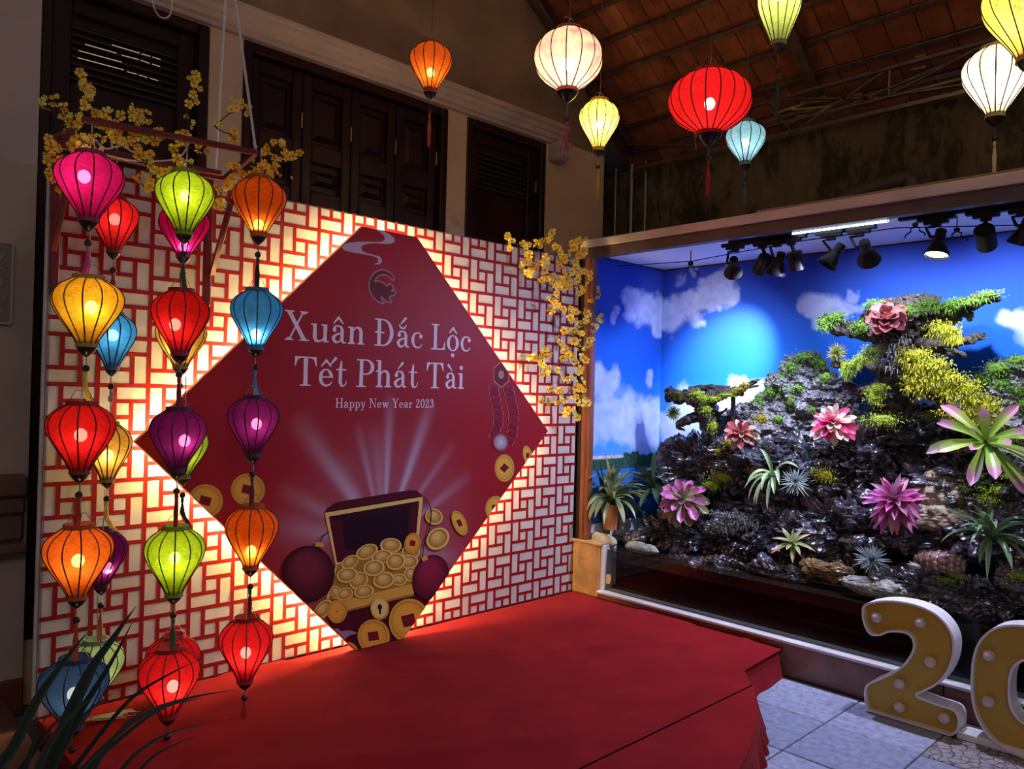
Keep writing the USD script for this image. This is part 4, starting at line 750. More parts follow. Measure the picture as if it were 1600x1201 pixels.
def spray(label, px, y, r=.021, group=None, extra=(), seed=0, root=None):
    rg = np.random.default_rng(seed); pts = [on(a, b, 1, y + rg.uniform(-.035, .035)) for a, b in px]; c0 = pts[0]
    t = thing('blossom_branch', label, 'blossom branch', c0, group=group)
    nodes = [p + np.array([0, .025, -.008]) for p in pts]; 
    if root is not None: nodes = [np.array(root)] + nodes
    inn, out, mb = [0], list(range(1, len(nodes))), MB()
    while out:
        d, i, j = min((np.linalg.norm(nodes[i] - nodes[j]), i, j) for i in inn for j in out)
        mid = (nodes[i] + nodes[j]) / 2 + rg.normal(0, .006, 3); mb.tube([nodes[i], mid, nodes[j]], .0025 if d < .12 else .0035, 4); inn.append(j); out.remove(j)
    obj('twig', mb, twig_m, t)
    for p in pts:
        tc = EYE - p; n = norm(norm(tc) * 1.0 + rg.normal(0, .55, 3)); young = rg.random() < .16; rr = r * rg.uniform(.75, 1.15) * (.7 if young else 1)
        m = blossom(p, n, rr, rg, young); obj('blossom', m, petal_m, t, col=m.col())
        for _ in range(2 if rg.random() < .75 else 1):
            p2 = p + rg.normal(0, .017, 3); n2 = norm(norm(tc) + rg.normal(0, .7, 3)); m = blossom(p2, n2, rr * rg.uniform(.6, .95), rg, rg.random() < .2); obj('blossom', m, petal_m, t, col=m.col())
spray('yellow blossom spray sticking out over the pink lantern at far left', [(70, 168), (83, 160), (96, 166), (97, 182), (106, 186), (110, 197), (122, 192), (115, 206)], 3.08, seed=1)
spray('yellow blossom spray hanging beside the left upright of the rack', [(80, 230), (92, 231), (75, 250), (92, 252), (77, 268), (88, 274)], 3.1, seed=2)
spray('tall yellow blossom twig rising above the left end of the rack', [(128, 119), (129, 134), (141, 137), (138, 152), (133, 165), (150, 177)], 3.1, seed=3)
spray('thick yellow blossom spray along the top bar of the rack', [(166, 185), (168, 198), (151, 208), (160, 217), (141, 219), (188, 181), (205, 177), (215, 186), (225, 188), (219, 177), (181, 210), (193, 217), (209, 214), (225, 208), (215, 230), (228, 218), (240, 220), (249, 200), (192, 222), (135, 232), (115, 227), (131, 222), (118, 217)], 3.03, seed=4)
spray('tall thin yellow blossom twig over the middle of the rack', [(306, 116), (303, 130), (302, 148), (296, 163), (299, 192), (290, 207), (282, 222), (309, 226), (320, 237)], 3.1, seed=5)
spray('yellow blossom spray drooping above the top lime green lantern', [(217, 245), (235, 242), (234, 258), (220, 275), (236, 283), (234, 292), (277, 248), (283, 258), (299, 252), (248, 268), (268, 268)], 3.08, seed=6)
spray('small yellow blossom twig beside the white ropes', [(339, 192), (362, 172), (378, 164), (389, 166), (366, 205), (365, 215)], 3.15, seed=7)
spray('yellow blossom spray at the right end of the rack over the orange lantern', [(418, 230), (427, 222), (440, 223), (406, 256), (408, 265), (420, 238), (430, 247), (442, 243), (450, 243), (458, 244), (425, 262), (435, 268), (422, 273), (395, 262), (380, 270), (366, 258)], 3.05, seed=8)
spray('yellow blossom twig hanging below the right corner of the rack', [(340, 292), (350, 300), (338, 322), (356, 290), (366, 280), (375, 330), (345, 312)], 3.25, seed=9)
spray('yellow blossom spray along the top right edge of the backdrop', [(794, 370), (797, 382), (818, 382), (827, 399), (823, 410), (837, 413), (815, 417), (830, 422), (828, 427), (844, 384), (840, 377), (857, 375), (862, 363), (854, 403)], 3.40, r=.028, seed=10)
spray('dense yellow blossom cluster at the top of the red-brown corner post', [(875, 395), (897, 387), (912, 392), (883, 406), (897, 410), (900, 417), (875, 418), (902, 437), (912, 424), (922, 427), (906, 378), (888, 398), (868, 385), (878, 408), (893, 424), (905, 400)], 3.36, r=.030, seed=11)
spray('yellow blossom spray spreading over the lattice left of the corner post', [(851, 424), (863, 432), (847, 438), (877, 443), (882, 450), (870, 458), (862, 468), (870, 475), (880, 482), (860, 483), (868, 446), (889, 446), (885, 436), (878, 466)], 3.38, r=.029, seed=12)
spray('yellow blossom twig with buds standing out against the blue mural', [(925, 470), (935, 455), (934, 464), (939, 494), (932, 510), (936, 501), (927, 517), (918, 505)], 3.36, r=.022, seed=13)
spray('long yellow blossom spray hanging down the corner post', [(902, 448), (906, 458), (913, 450), (895, 483), (892, 498), (900, 488), (882, 517), (896, 517), (905, 510), (915, 500), (917, 490), (907, 520), (897, 533), (903, 532), (918, 538), (920, 532), (911, 557), (910, 545)], 3.36, r=.029, seed=14)
spray('yellow blossom spray halfway down the right edge of the lattice', [(875, 535), (883, 543), (893, 555), (853, 550), (833, 558), (841, 560), (850, 570), (852, 552), (847, 585), (871, 577), (882, 592), (892, 590), (907, 577), (910, 595), (895, 565), (860, 575), (876, 560)], 3.38, r=.029, seed=15)
spray('lowest yellow blossom spray beside the right tip of the red sign', [(859, 607), (846, 625), (856, 627), (871, 632), (882, 624), (900, 605), (900, 620), (909, 630), (914, 625), (887, 641), (897, 645), (907, 607), (902, 652), (874, 610)], 3.37, r=.029, seed=16)

# ================================================================== marquee numbers
white_rim = pm('number_rim', (.78, .76, .78), .4); yel_face = pm('number_face', (.50, .32, .03), .42)
bulb_glass = usdkit.material(stage, L + 'frosted_bulb', {'p': ('principled_bsdf', dict(base_color=(.62, .56, .52), roughness=.18, subsurface_weight=.3, coat_weight=.5))}, [], surface='p.BSDF')
socket_m = pm('bulb_socket', (.5, .4, .3), .5)
NXF, NXB = 3.85, 3.955
def marquee(label, outer, inner, bulbs):
    g = Polygon(outer).buffer(.004).buffer(-.004)
    if inner is not None: g = g.difference(Polygon(inner))
    c = g.centroid; t = thing('marquee_number', label, 'number sign', (NXF, c.x, 0), group=None)
    obj('rim', ext(g.difference(g.buffer(-.009)), 'yz', NXF, NXB), white_rim, t)
    obj('face', ext(g.buffer(-.0092), 'yz', NXF + .030, NXF + .036), yel_face, t)
    obj('back', ext(g.buffer(-.0092), 'yz', NXB - .006, NXB - .001), white_rim, t)
    for y, z in bulbs:
        v, f = lathe([(.0001, .044), (.013, .042), (.0215, .035), (.0262, .024), (.0235, .010), (.017, 0)], 18); v = np.c_[NXF + .030 - v[:, 2], y + v[:, 0], z + v[:, 1]]
        b = obj('bulb', (v, f[:, ::-1]), bulb_glass, t, smooth=True)
        v, f = lathe([(.021, .006), (.021, 0), (.015, 0)], 18); obj('bulb_socket', (np.c_[NXF + .030 - v[:, 2], y + v[:, 0], z + v[:, 1]], f[:, ::-1]), socket_m, b)
    return t
def c8(pts): return [on(1200 + a / 3.99, 900 + b / 3.99, 0, NXF)[1:] for a, b in pts]
def clampz(p): return [(y, max(z, .004)) for y, z in p]
out2 = spline([(583, 200), (605, 172), (660, 158), (740, 150), (850, 160), (960, 190), (1055, 240), (1125, 315), (1160, 400), (1160, 490), (1140, 560), (1105, 625), (1050, 680), (985, 715), (925, 742)], 4)
out2 = np.vstack([out2, spline([(940, 752), (1040, 790), (1140, 822), (1178, 850), (1195, 900), (1188, 955), (1160, 988), (1110, 1001)], 4), spline([(1000, 975), (800, 915), (650, 868), (615, 830), (600, 770), (600, 705), (622, 668), (700, 632), (790, 590), (850, 540), (895, 470), (903, 420), (885, 378), (840, 355), (755, 352), (700, 372), (640, 368), (605, 325), (586, 265)], 4)])
marquee('yellow marquee number 2 with a white rim standing on the tiles', clampz(c8(out2)), None, c8([(672, 257), (944, 290), (1006, 537), (814, 674), (815, 820), (1094, 890)]))
zc, yc = .285, .80
o0 = np.array(c8([(1250, 620), (1258, 520), (1285, 430), (1340, 365), (1420, 325), (1500, 315)])); o0b = np.array(c8([(1596, 1140), (1480, 1085), (1400, 1030), (1335, 960), (1290, 880), (1262, 780)]))
a = np.linspace(0, 2 * np.pi, 48, endpoint=False); se = lambda ry, rz, n=2.6: np.c_[yc + ry * np.sign(np.cos(a)) * np.abs(np.cos(a)) ** (2 / n), zc + rz * np.sign(np.sin(a)) * np.abs(np.sin(a)) ** (2 / n)]
marquee('yellow marquee number 0 with a white rim, cut by the right edge', clampz(se(.245, .281)), se(.095, .135), [(.978, .40), (.978, .20), (.62, .40), (.62, .20), (.80, .497), (.80, .075)])
bp = obj('base_plank', bevel_box((3.86, .3, .001), (3.985, 1.10, .035), .004), white_rim); tag(bp, 'white plank lying on the tiles behind and between the marquee numbers', 'plank')

# ================================================================== track spotlights under the beam
blk = pm('spot_black', (.008, .0075, .009), .45, spec=.2)
lens_on = glow('lamp_lens', (.85, .92, 1.0), 45.0)
XS = 4.12
tk = thing('lighting_track', 'black lighting track fixed under the tank ceiling behind the beam', 'track', (XS, 1.7, 2.43))
for a, b in ((1140, 1318), (1404, 1660)):
    p, q = on(a, 372, 0, XS), on(b, 340, 0, XS); obj('rail', bevel_box((XS - .017, q[1], 2.405), (XS + .017, p[1], 2.433), .003), blk, tk)
SPOTS = {}
def spot(label, hx, hy, kind, w, tilt=0.0, px_ad=None, power=0, aim=None, lit=False, cone=34, tint=(.84, .91, 1.0)):
    """hx,hy: lamp head centre in the photo; tilt in the picture plane (rad)"""
    c = on(hx, hy, 0, XS); r = w * depth(c) / FPX / 2
    ya = on(px_ad or hx, hy, 0, XS)[1]
    t = thing('track_spotlight', label, 'spotlight', (XS, c[1], c[2]))
    ad = MB(); ad.t(bevel_box((XS - .018, ya - .085, 2.386), (XS + .018, ya + .085, 2.407), .002)).t(bevel_box((XS - .016, ya - .055, 2.368), (XS + .016, ya + .055, 2.388), .002)).t(bevel_box((XS - .012, ya - .022, 2.352), (XS + .012, ya + .022, 2.370), .002))
    obj('track_adapter', ad, blk, t)
    R_ = trimesh.transformations.rotation_matrix(tilt, (1, 0, 0))[:3, :3]
    if aim is not None:   # lean the head towards what it lights
        ax = norm(np.array(aim) - c); 
    else: ax = R_ @ np.array([.12, 0, -1.0]); ax = norm(ax)
    e1 = norm(np.cross(ax, (1, 0, 0))); e2 = np.cross(e1, ax)
    h = r * 2.0
    if kind == 'bell': pr = [(.0, -1.45), (.40, -1.45), (.44, -1.40), (.44, -.55), (.50, -.40), (.80, .25), (1.0, .75), (1.0, .9), (.94, .9), (.90, .80), (.5, .1), (0, .0)]
    else: pr = [(0, -1.3), (.88, -1.3), (.95, -1.22), (.95, 1.15), (.86, 1.15), (.84, .8), (.4, .5), (0, .45)]
    v, f = lathe([(a * r, b * r) for a, b in pr], 24); v = c + v[:, :1] * e1 + v[:, 1:2] * e2 + v[:, 2:] * ax
    obj('lamp_head', (v, f[:, ::-1]), blk, t, smooth=40)
    top = c - ax * r * (1.25 if kind == 'can' else .95)
    arm = MB()
    if kind == 'bell':
        sd = np.array([0, r * .75, 0]); arm.tube([(XS, ya, 2.358), (XS, ya + r * .8, 2.356), top + sd * 1.05, top + sd * .9 - np.array([0, 0, .004]), top + sd * .2], .008, 6)
    else: arm.tube([(XS, ya, 2.356), top], .010, 8)
    obj('arm', arm, blk, t)
    if lit:
        v, f = lathe([(0.0001, 0), (.82 * r, 0)], 24); v = c + ax * r * .74 + v[:, :1] * e1 + v[:, 1:2] * e2 + v[:, 2:] * ax; obj('lens', (v, f), lens_on, t)
    if power:
        s = UsdLux.SphereLight.Define(stage, str(t.GetPath()) + '/lamp_light'); s.CreateRadiusAttr(.012); s.CreateIntensityAttr(power)
        s.CreateColorAttr(Gf.Vec3f(*tint))
        sh = UsdLux.ShapingAPI.Apply(s.GetPrim()); sh.CreateShapingConeAngleAttr(float(cone)); sh.CreateShapingConeSoftnessAttr(1.0)
        z = -ax; x = e1; y_ = np.cross(z, x); o = c + ax * r * .95 - np.array([XS, c[1], c[2]]); m4 = np.eye(4); m4[0, :3], m4[1, :3], m4[2, :3], m4[3, :3] = x, y_, z, o
        s.AddTransformOp().Set(Gf.Matrix4d(*m4.ravel().tolist()))
MUR = on(1140, 560, 0, MX)
SP = 5200.0
spot('black bell spotlight at the left end of the track', 1146, 418, 'bell', 29, px_ad=1148, power=SP * 10.0, aim=MUR, cone=26)
spot('black can spotlight second from the left end of the track', 1191, 413, 'can', 24, tilt=-.08, power=SP * 1.6, aim=on(1060, 640, 0, 4.85), cone=50)
spot('black bell spotlight third from the left end of the track', 1216, 415, 'bell', 30, px_ad=1214, power=SP * 2.2, aim=on(1120, 760, 0, 4.5), cone=45)
spot('tilted black can spotlight in the middle of the left track', 1244, 408, 'can', 24, tilt=.22, px_ad=1236, power=SP * 1.4, aim=on(1310, 700, 0, 4.55))
spot('black bell spotlight fifth from the left end of the track', 1301, 402, 'bell', 33, px_ad=1298, power=SP * 4.6, aim=(3.4, 2.8, .5), cone=75, tint=(.46, .52, 1.0))
spot('black bell spotlight swung out to the right at the end of the left track', 1355, 396, 'bell', 36, tilt=.5, px_ad=1342, power=SP * 1.7, aim=on(1400, 560, 0, 4.85), cone=55)
spot('black bell spotlight showing its lit white lens', 1466, 384, 'bell', 37, px_ad=1462, power=SP * 4.0, aim=(3.5, 1.45, 0), lit=True, cone=60, tint=(.66, .67, 1.0))
spot('black can spotlight right of the one with the lit lens', 1540, 372, 'can', 31, power=SP * 2.4, aim=on(1570, 540, 0, 4.85), cone=50)
spot('black bell spotlight cut by the right edge of the picture', 1597, 366, 'bell', 34, tilt=-.1, power=SP * 1.2, aim=on(1420, 800, 0, 4.4))
def clip_(label, px, py):
    c = on(px, py, 0, 4.3); t = thing('clip_bracket', label, 'bracket', (4.3, c[1], c[2])); s = .001 * depth(c) / FPX * 1000
    P = lambda a, b: c + np.array([0, -a * s, -b * s])
    obj('holder', bevel_box(P(-4, -8) - (.006, 0, 0), P(4, -3) + (.006, 0, 0), .001), blk, t)
    for sg_ in (-1, 1): obj('arm', MB().tube([P(0, -3), P(sg_ * 7, 1), P(sg_ * 6, 5), P(sg_ * 14, 10), P(sg_ * 15, 14)], .004, 5), blk, t)
    obj('hanger', MB().tube([P(0, -8), (4.3, c[1], 2.434)], .003, 5), blk, t)
clip_('small empty black clip bracket hanging alone at the left under the tank ceiling', 1079, 417); clip_('empty black clip bracket left of the lit spotlight', 1430, 356); clip_('empty black clip bracket right of the lit spotlight', 1495, 364)
wr = obj('ceiling_wire', MB().tube([on(960, 416, 0, 4.3), on(1080, 408, 0, 4.3), on(1240, 378, 0, 4.3), on(1400, 356, 0, 4.3), on(1660, 350, 0, 4.3)], .003, 5).tube([on(960, 416, 0, 4.3), on(945, 410, 0, 4.3)], .003, 5), blk); tag(wr, 'thin black wire strung under the tank ceiling behind the spotlights', 'wire')
tube_glow = glow('led_tube_light', (.70, .80, 1.0), 11.0)
ya, yb = on(1238, 355, 0, 4.07)[1], on(1388, 346, 0, 4.07)[1]
lt2 = thing('led_tube', 'short white LED tube showing below the front beam left of the lit spotlight', 'tube light', (4.07, (ya + yb) / 2, 2.40))
obj('tube', MB().tube([(4.07, ya, 2.404), (4.07, yb, 2.404)], .006, 8), tube_glow, lt2)
obj('end_clip', MB().box((4.062, ya - .004, 2.398), (4.078, ya, 2.436)).box((4.062, yb, 2.398), (4.078, yb + .004, 2.436)), white, lt2)

# notice on the left pier
nt = thing('wall_notice', 'clear framed notice with scribbled marks on the left pier', 'notice', (.74, 4.0, 1.75))
a, b = on(-30, 382, 1, 4.0), on(17, 390, 1, 4.0); zt_, zb_ = on(8, 382, 1, 4.0)[2], on(2, 502, 1, 4.0)[2]
g = sbox(a[0], zb_, b[0], zt_).buffer(.012)
obj('plate', ext(g.buffer(-.006), 'xz', 4.0, 4.015), pm('notice_grey', (.22, .19, .17), .3), nt); obj('edge', ext(g.difference(g.buffer(-.009)), 'xz', 3.995, 4.018), pm('notice_edge', (.42, .38, .34), .3), nt)
mk_ = MB(); rg = np.random.default_rng(5)
for k in range(5):
    z = zt_ - .06 - k * .055; p = [(b[0] - .05 + .05 * rg.random() - .012 * i, 3.9975, z + .02 * math.sin(i * 2.2 + k)) for i in range(8)]; mk_.tube(p, .0022, 4)
obj('scribble', mk_, pm('scribble', (.5, .46, .42), .6), nt)

# small things
gs = obj('sticker', MB().add([on(1200 - 256, 897, 0, TK - .0012), on(954, 897, 0, TK - .0012), on(955, 903, 0, TK - .0012), on(953, 912, 0, TK - .0012), on(942, 911, 0, TK - .0012)], [[0, 2, 1], [0, 3, 2], [0, 4, 3]]), pm('sticker_tan', (.55, .38, .22), .6)); tag(gs, 'torn tan paper sticker on the left end of the low tank glass', 'sticker')
fl = MB(); rg = np.random.default_rng(9); c = on(150, 1122, 2, CZ + .012)
for k in range(26):
    d = np.array([.9 + rg.uniform(0, .3), -.25 + rg.uniform(-.25, .25), 0]); a = c + np.array([rg.uniform(-.06, .05), rg.uniform(-.02, .02), rg.uniform(0, .006)]); fl.tube([a, a + d * .05, a + d * .10 + np.array([0, rg.uniform(-.01, .01), -.003])], .0018, 4)
ft = obj('fallen_tassel', fl, pm('pale_green_tassel', (.42, .46, .24), .7)); tag(ft, 'pale green tassel strands lying on the carpet under the navy lantern', 'tassel')
# ================================================================== rock garden
lava = usdkit.material(stage, L + 'lava_rock', {'tc': ('texture_coordinate', {}), 'n': ('noise_texture', dict(scale=9.0, detail=8.0, roughness=.65)), 'v': ('voronoi_texture', dict(scale=38.0, feature='smooth_f1', smoothness=.6)), 'n2': ('noise_texture', dict(scale=60.0, detail=5.0)), 'r': ('rgb_ramp', {'ramp': [(.36, (.006, .006, .008)), (.52, (.034, .033, .044)), (.68, (.10, .098, .128))]}),
    'p': ('principled_bsdf', dict(roughness=.24, specular_ior_level=1.0, coat_weight=.5, coat_roughness=.12)), 'b1': ('bump', dict(strength=.35, distance=.01)), 'b2': ('bump', dict(strength=.5, distance=.006))},
    [('tc.object', 'n.vector'), ('tc.object', 'v.vector'), ('tc.object', 'n2.vector'), ('n.fac', 'r.fac'), ('r.color', 'p.base_color'), ('v.distance', 'b1.height'), ('b1.normal', 'b2.normal'), ('n2.fac', 'b2.height'), ('b2.normal', 'p.normal')], surface='p.BSDF')
grey_rock = usdkit.material(stage, L + 'grey_rock', {'tc': ('texture_coordinate', {}), 'n': ('noise_texture', dict(scale=16.0, detail=8.0, roughness=.7)), 'v': ('voronoi_texture', dict(scale=55.0, feature='f1')), 'r': ('rgb_ramp', {'ramp': [(.35, (.05, .05, .062)), (.58, (.20, .195, .225)), (.75, (.34, .33, .38))]}),
    'p': ('principled_bsdf', dict(roughness=.55, specular_ior_level=.4)), 'b1': ('bump', dict(strength=.9, distance=.02))}, [('tc.object', 'n.vector'), ('tc.object', 'v.vector'), ('n.fac', 'r.fac'), ('r.color', 'p.base_color'), ('v.distance', 'b1.height'), ('b1.normal', 'p.normal')], surface='p.BSDF')
tan_rock = pm('tan_rock', (.30, .24, .16), .5, var=.45, scale=14, bump=.5, bscale=40); pale_stone = pm('pale_stone', (.42, .37, .28), .6, var=.3, scale=12, bump=.4, bscale=50)
green_stone = pm('green_grey_stone', (.27, .28, .22), .55, var=.45, scale=26, bump=.8, bscale=60, detail=8.0)
def rock(label, px, py, wpx, hpx, x, mat, seed, dx=.12, rough=.35, sub=5, sharp=1.0, name='rock', cat='rock', lean=0.0, flatb=None, freq=1.0, power=1.0):
    """a noise-shaped stone centred where it stands at depth x; sizes from the photo at that depth"""
    c = on(px, py, 0, x); s = depth(c) / FPX; k = 1.42   # the tank front is seen at about 45 degrees
    rad = np.array([dx, wpx * s / 2 * k * .93, hpx * s / 2])
    m = trimesh.creation.icosphere(sub, 1.0); v = np.array(m.vertices)
    nv = norm_rows(v / rad); w = v * rad; A = rough * float(np.mean(rad[1:])) ** .75 * .62
    if power != 1.0: w[:, 1] *= 1 - power * np.clip((v[:, 2] + .2) / 1.3, -.2, 1) * .6
    g = w + seed * 3.7; bl = lambda f, k: np.abs(2 * noise(g * f + k, seed) - 1)
    w = w + nv * (A * (.85 * (fbm(g * 5, 3, seed) - .5) * 2 + .75 * (bl(12 * freq, 1) - .4) + .42 * (bl(28 * freq, 2) - .4) + .22 * (bl(62 * freq, 3) - .4)))[:, None]
    v = w; v[:, 1] += lean * v[:, 2]
    t = thing(name, label, cat, c); obj('stone', (v + c, m.faces), mat, t, smooth=35)
    return t, c, rad
# moss: short curved blades in a tuft; joined, nobody could count them
moss_mats = {}
def moss_mat(k):
    if k not in moss_mats:
        c = dict(y=(.46, .47, .03), g=(.13, .26, .035), o=(.36, .30, .03), l=(.34, .46, .04), d=(.10, .13, .03), w=(.22, .24, .22))[k]
        nodes = {'n': ('object_info', {}), 'tc': ('texture_coordinate', {}), 'nz': ('noise_texture', dict(scale=70.0, detail=2.0)), 'r': ('rgb_ramp', {'ramp': [(.3, tuple(np.array(c) * .5)), (.7, tuple(np.minimum(np.array(c) * 1.35, 1)))]}), 'p': ('principled_bsdf', dict(roughness=.65, specular_ior_level=.25)), 't': ('translucent_bsdf', {}), 'm': ('mix_closure', dict(fac=.25))}
        moss_mats[k] = usdkit.material(stage, L + 'moss_' + dict(y='yellow', g='green', o='olive', l='lime', d='dark', w='grey')[k], nodes, [('tc.object', 'nz.vector'), ('nz.fac', 'r.fac'), ('r.color', 'p.base_color'), ('r.color', 't.color'), ('p.BSDF', 'm.closure1'), ('t.BSDF', 'm.closure2')], surface='m.closure')
    return moss_mats[k]
def norm_rows(v): return v / (np.linalg.norm(v, axis=1, keepdims=True) + 1e-12)
def moss(parent, spots_, x, k='y', n=420, length=.02, droop=.6, seed=0, name='moss', th=.03):
    rg = np.random.default_rng(seed + 50); V, F, cnt = [], [], 0
    mb = MB()
    for (px, py, w, h) in spots_:
        c = on(px, py, 0, x); s = depth(c) / FPX; ry, rz = w * s / 2 * 1.3, h * s / 2
        # soft lumpy cushion under the blades
        m = trimesh.creation.icosphere(2, 1.0); v = np.array(m.vertices); v = v * (1 + .5 * (noise(v * 2.3 + seed, seed) - .5))[:, None] * np.array([th * .6, ry * .6, rz * .6]) + c; mb.t(trimesh.Trimesh(v, m.faces, process=False))
        q = norm_rows(rg.normal(size=(n, 3))); q[:, 0] = -np.abs(q[:, 0]) * .9; q = norm_rows(q)
        rad_ = rg.uniform(.45, 1.25, (n, 1)) * (.55 + .9 * noise(q * 2.2 + seed * 5 + px, seed))[:, None]; base = c + q * rad_ * np.array([th, ry, rz]); d = norm_rows(q + rg.normal(0, .55, (n, 3)) + np.array([-.2, 0, .25]))
        ln = length * rg.uniform(.5, 1.3, (n, 1)); mid = base + d * ln * .6; tip = mid + (d * .6 + np.array([0, 0, -droop])) * ln * .7
        sd = norm_rows(np.cross(d, rg.normal(size=(n, 3)))) * ln * .11
        P = np.stack([base - sd, base + sd, mid + sd * 1.3, mid - sd * 1.3, tip], 1).reshape(-1, 3); i = np.arange(n)[:, None] * 5
        mb.add(P, np.vstack([i + [0, 1, 2], i + [0, 2, 3], i + [3, 2, 4]]))
    return obj(name, mb, moss_mat(k), parent, kind='stuff')

R = {}
R['peak'], _, _ = rock('tall moss-capped grey peak in the middle of the rock garden', 1256, 652, 150, 205, 4.70, grey_rock, 11, dx=.12, rough=.26, sub=6, power=.75)
rock('low grey rock slope left of the middle peak', 1190, 675, 120, 110, 4.66, grey_rock, 12, dx=.12, rough=.28, sub=5)
R['rpeak'], _, _ = rock('moss-capped grey rock peak at the right edge of the rock garden', 1590, 665, 170, 205, 4.70, grey_rock, 13, dx=.14, rough=.24, sub=6, power=.6)
R['left'], _, _ = rock('dark lava boulder at the left end of the rock garden', 1082, 745, 112, 130, 4.62, lava, 14, dx=.15, rough=.42, sub=6)
rock('pale weathered rock tip leaning on the left lava boulder', 1042, 716, 34, 66, 4.60, grey_rock, 15, dx=.06, rough=.25, lean=-.2)
rock('dark lava rock under the small driftwood tree', 1130, 716, 90, 62, 4.60, lava, 16, dx=.12, rough=.5, sub=5)
R['mid'], _, _ = rock('craggy black lava rock below the middle peak', 1225, 745, 170, 130, 4.56, lava, 17, dx=.17, rough=.48, sub=6)
rock('shaggy lava rock in the middle of the garden beside the crimson rosette', 1330, 725, 130, 115, 4.58, lava, 18, dx=.15, rough=.55, sub=6)
rock('wet black lava rock under the large driftwood', 1430, 690, 150, 130, 4.62, lava, 19, dx=.14, rough=.5, sub=6)
R['rmid'], _, _ = rock('dark lava rock below the green and pink bromeliad', 1530, 760, 170, 120, 4.55, lava, 20, dx=.16, rough=.5, sub=6)
rock('low black lava rock behind the potted spider plant', 1080, 835, 150, 70, 4.42, lava, 21, dx=.14, rough=.5, sub=5)
R['low'], _, _ = rock('dark lava rock behind the small red-tipped rosette', 1190, 838, 150, 100, 4.40, lava, 22, dx=.15, rough=.52, sub=6)
rock('pitted lava rock between the red-tipped rosette and the purple bromeliad', 1310, 832, 110, 110, 4.42, lava, 23, dx=.13, rough=.55, sub=6)
rock('black lava ledge overhanging behind the scaly snail ornament', 1440, 838, 190, 60, 4.50, lava, 24, dx=.14, rough=.42, sub=5)
rock('dark lava rock behind the right spider plant', 1570, 835, 130, 110, 4.42, lava, 25, dx=.14, rough=.45, sub=5)
rock('wet tan rock stacked right of the purple bromeliad', 1473, 772, 62, 60, 4.46, tan_rock, 26, dx=.07, rough=.3)
rock('smaller tan rock on top of the wet tan rock', 1468, 745, 38, 26, 4.46, tan_rock, 27, dx=.05, rough=.3, sub=4)
rock('shiny brown rock plate under the wet tan rock', 1462, 808, 100, 40, 4.42, tan_rock, 28, dx=.08, rough=.3)
R['ledge'], _, _ = rock('long wet black rock ledge along the front glass', 1500, 926, 215, 66, 4.20, lava, 29, dx=.10, rough=.36, sub=6)
rock('flat grey-green stone lying at the front glass left of the ledge', 1370, 917, 96, 40, 4.14, green_stone, 30, dx=.065, rough=.16, name='stone', cat='stone')
rock('pale tan pebble resting on the tank corner beside the flower pot', 940, 843, 46, 24, 4.09, pale_stone, 31, dx=.045, rough=.12, sub=4, name='stone', cat='stone', lean=0)
rock('flat pale stone at the water edge below the flower pot', 1003, 857, 50, 18, 4.12, green_stone, 32, dx=.05, rough=.12, sub=4, name='stone', cat='stone')
rock('small dark stone behind the flat pale stone', 985, 838, 40, 22, 4.20, lava, 33, dx=.05, rough=.4, sub=4, name='stone', cat='stone')
rock('brown wet stone under the lower silver air plant', 1295, 893, 72, 44, 4.22, pm('brown_wet_rock', (.12, .07, .025), .15, var=.4, scale=12, bump=.3, bscale=30), 34, dx=.08, rough=.3, name='stone', cat='stone')
rock('low black wet rock at the front left water edge', 1110, 880, 130, 30, 4.25, lava, 35, dx=.08, rough=.4, sub=5)
rock('low black wet rock at the front between the rosette and the glass', 1225, 893, 90, 30, 4.22, lava, 36, dx=.07, rough=.45, sub=5)
rock('grey stone with green moss at the right end of the front ledge', 1592, 905, 60, 50, 4.18, lava, 37, dx=.07, rough=.4, sub=5)
rock('rounded lava knob at the foot of the right peak', 1490, 715, 70, 70, 4.60, lava, 38, dx=.10, rough=.5, sub=5)
# broken chips of lava that read singly between the big rocks
rgc = np.random.default_rng(77)
chips = [(1060, 770), (1100, 700), (1150, 740), (1165, 790), (1200, 700), (1210, 770), (1255, 735), (1280, 780), (1300, 760), (1345, 770), (1290, 700), (1360, 700), (1395, 690), (1420, 660), (1375, 650), (1440, 730), (1500, 700), (1515, 800), (1345, 850), (1260, 850), (1225, 815), (1150, 830), (1130, 790), (1330, 800), (1395, 745), (1550, 720), (1580, 780), (1230, 690), (1180, 720), (1310, 880)]
marks = {'coral red bromeliad': (1157, 676), 'crimson bromeliad': (1302, 660), 'magenta and olive bromeliad': (1068, 780), 'purple pink bromeliad': (1397, 782), 'lime green bromeliad': (1540, 692), 'red-tipped rosette': (1238, 848), 'upper silver air plant': (1243, 753), 'lower silver air plant': (1363, 874), 'right spider plant': (1548, 842), 'snail ornament': (1468, 877), 'strap-leaved plant': (1208, 745), 'small driftwood tree': (1108, 660), 'clay pot': (955, 805), 'large driftwood trunk': (1400, 620), 'wet tan rock': (1473, 772)}
used_l = set()
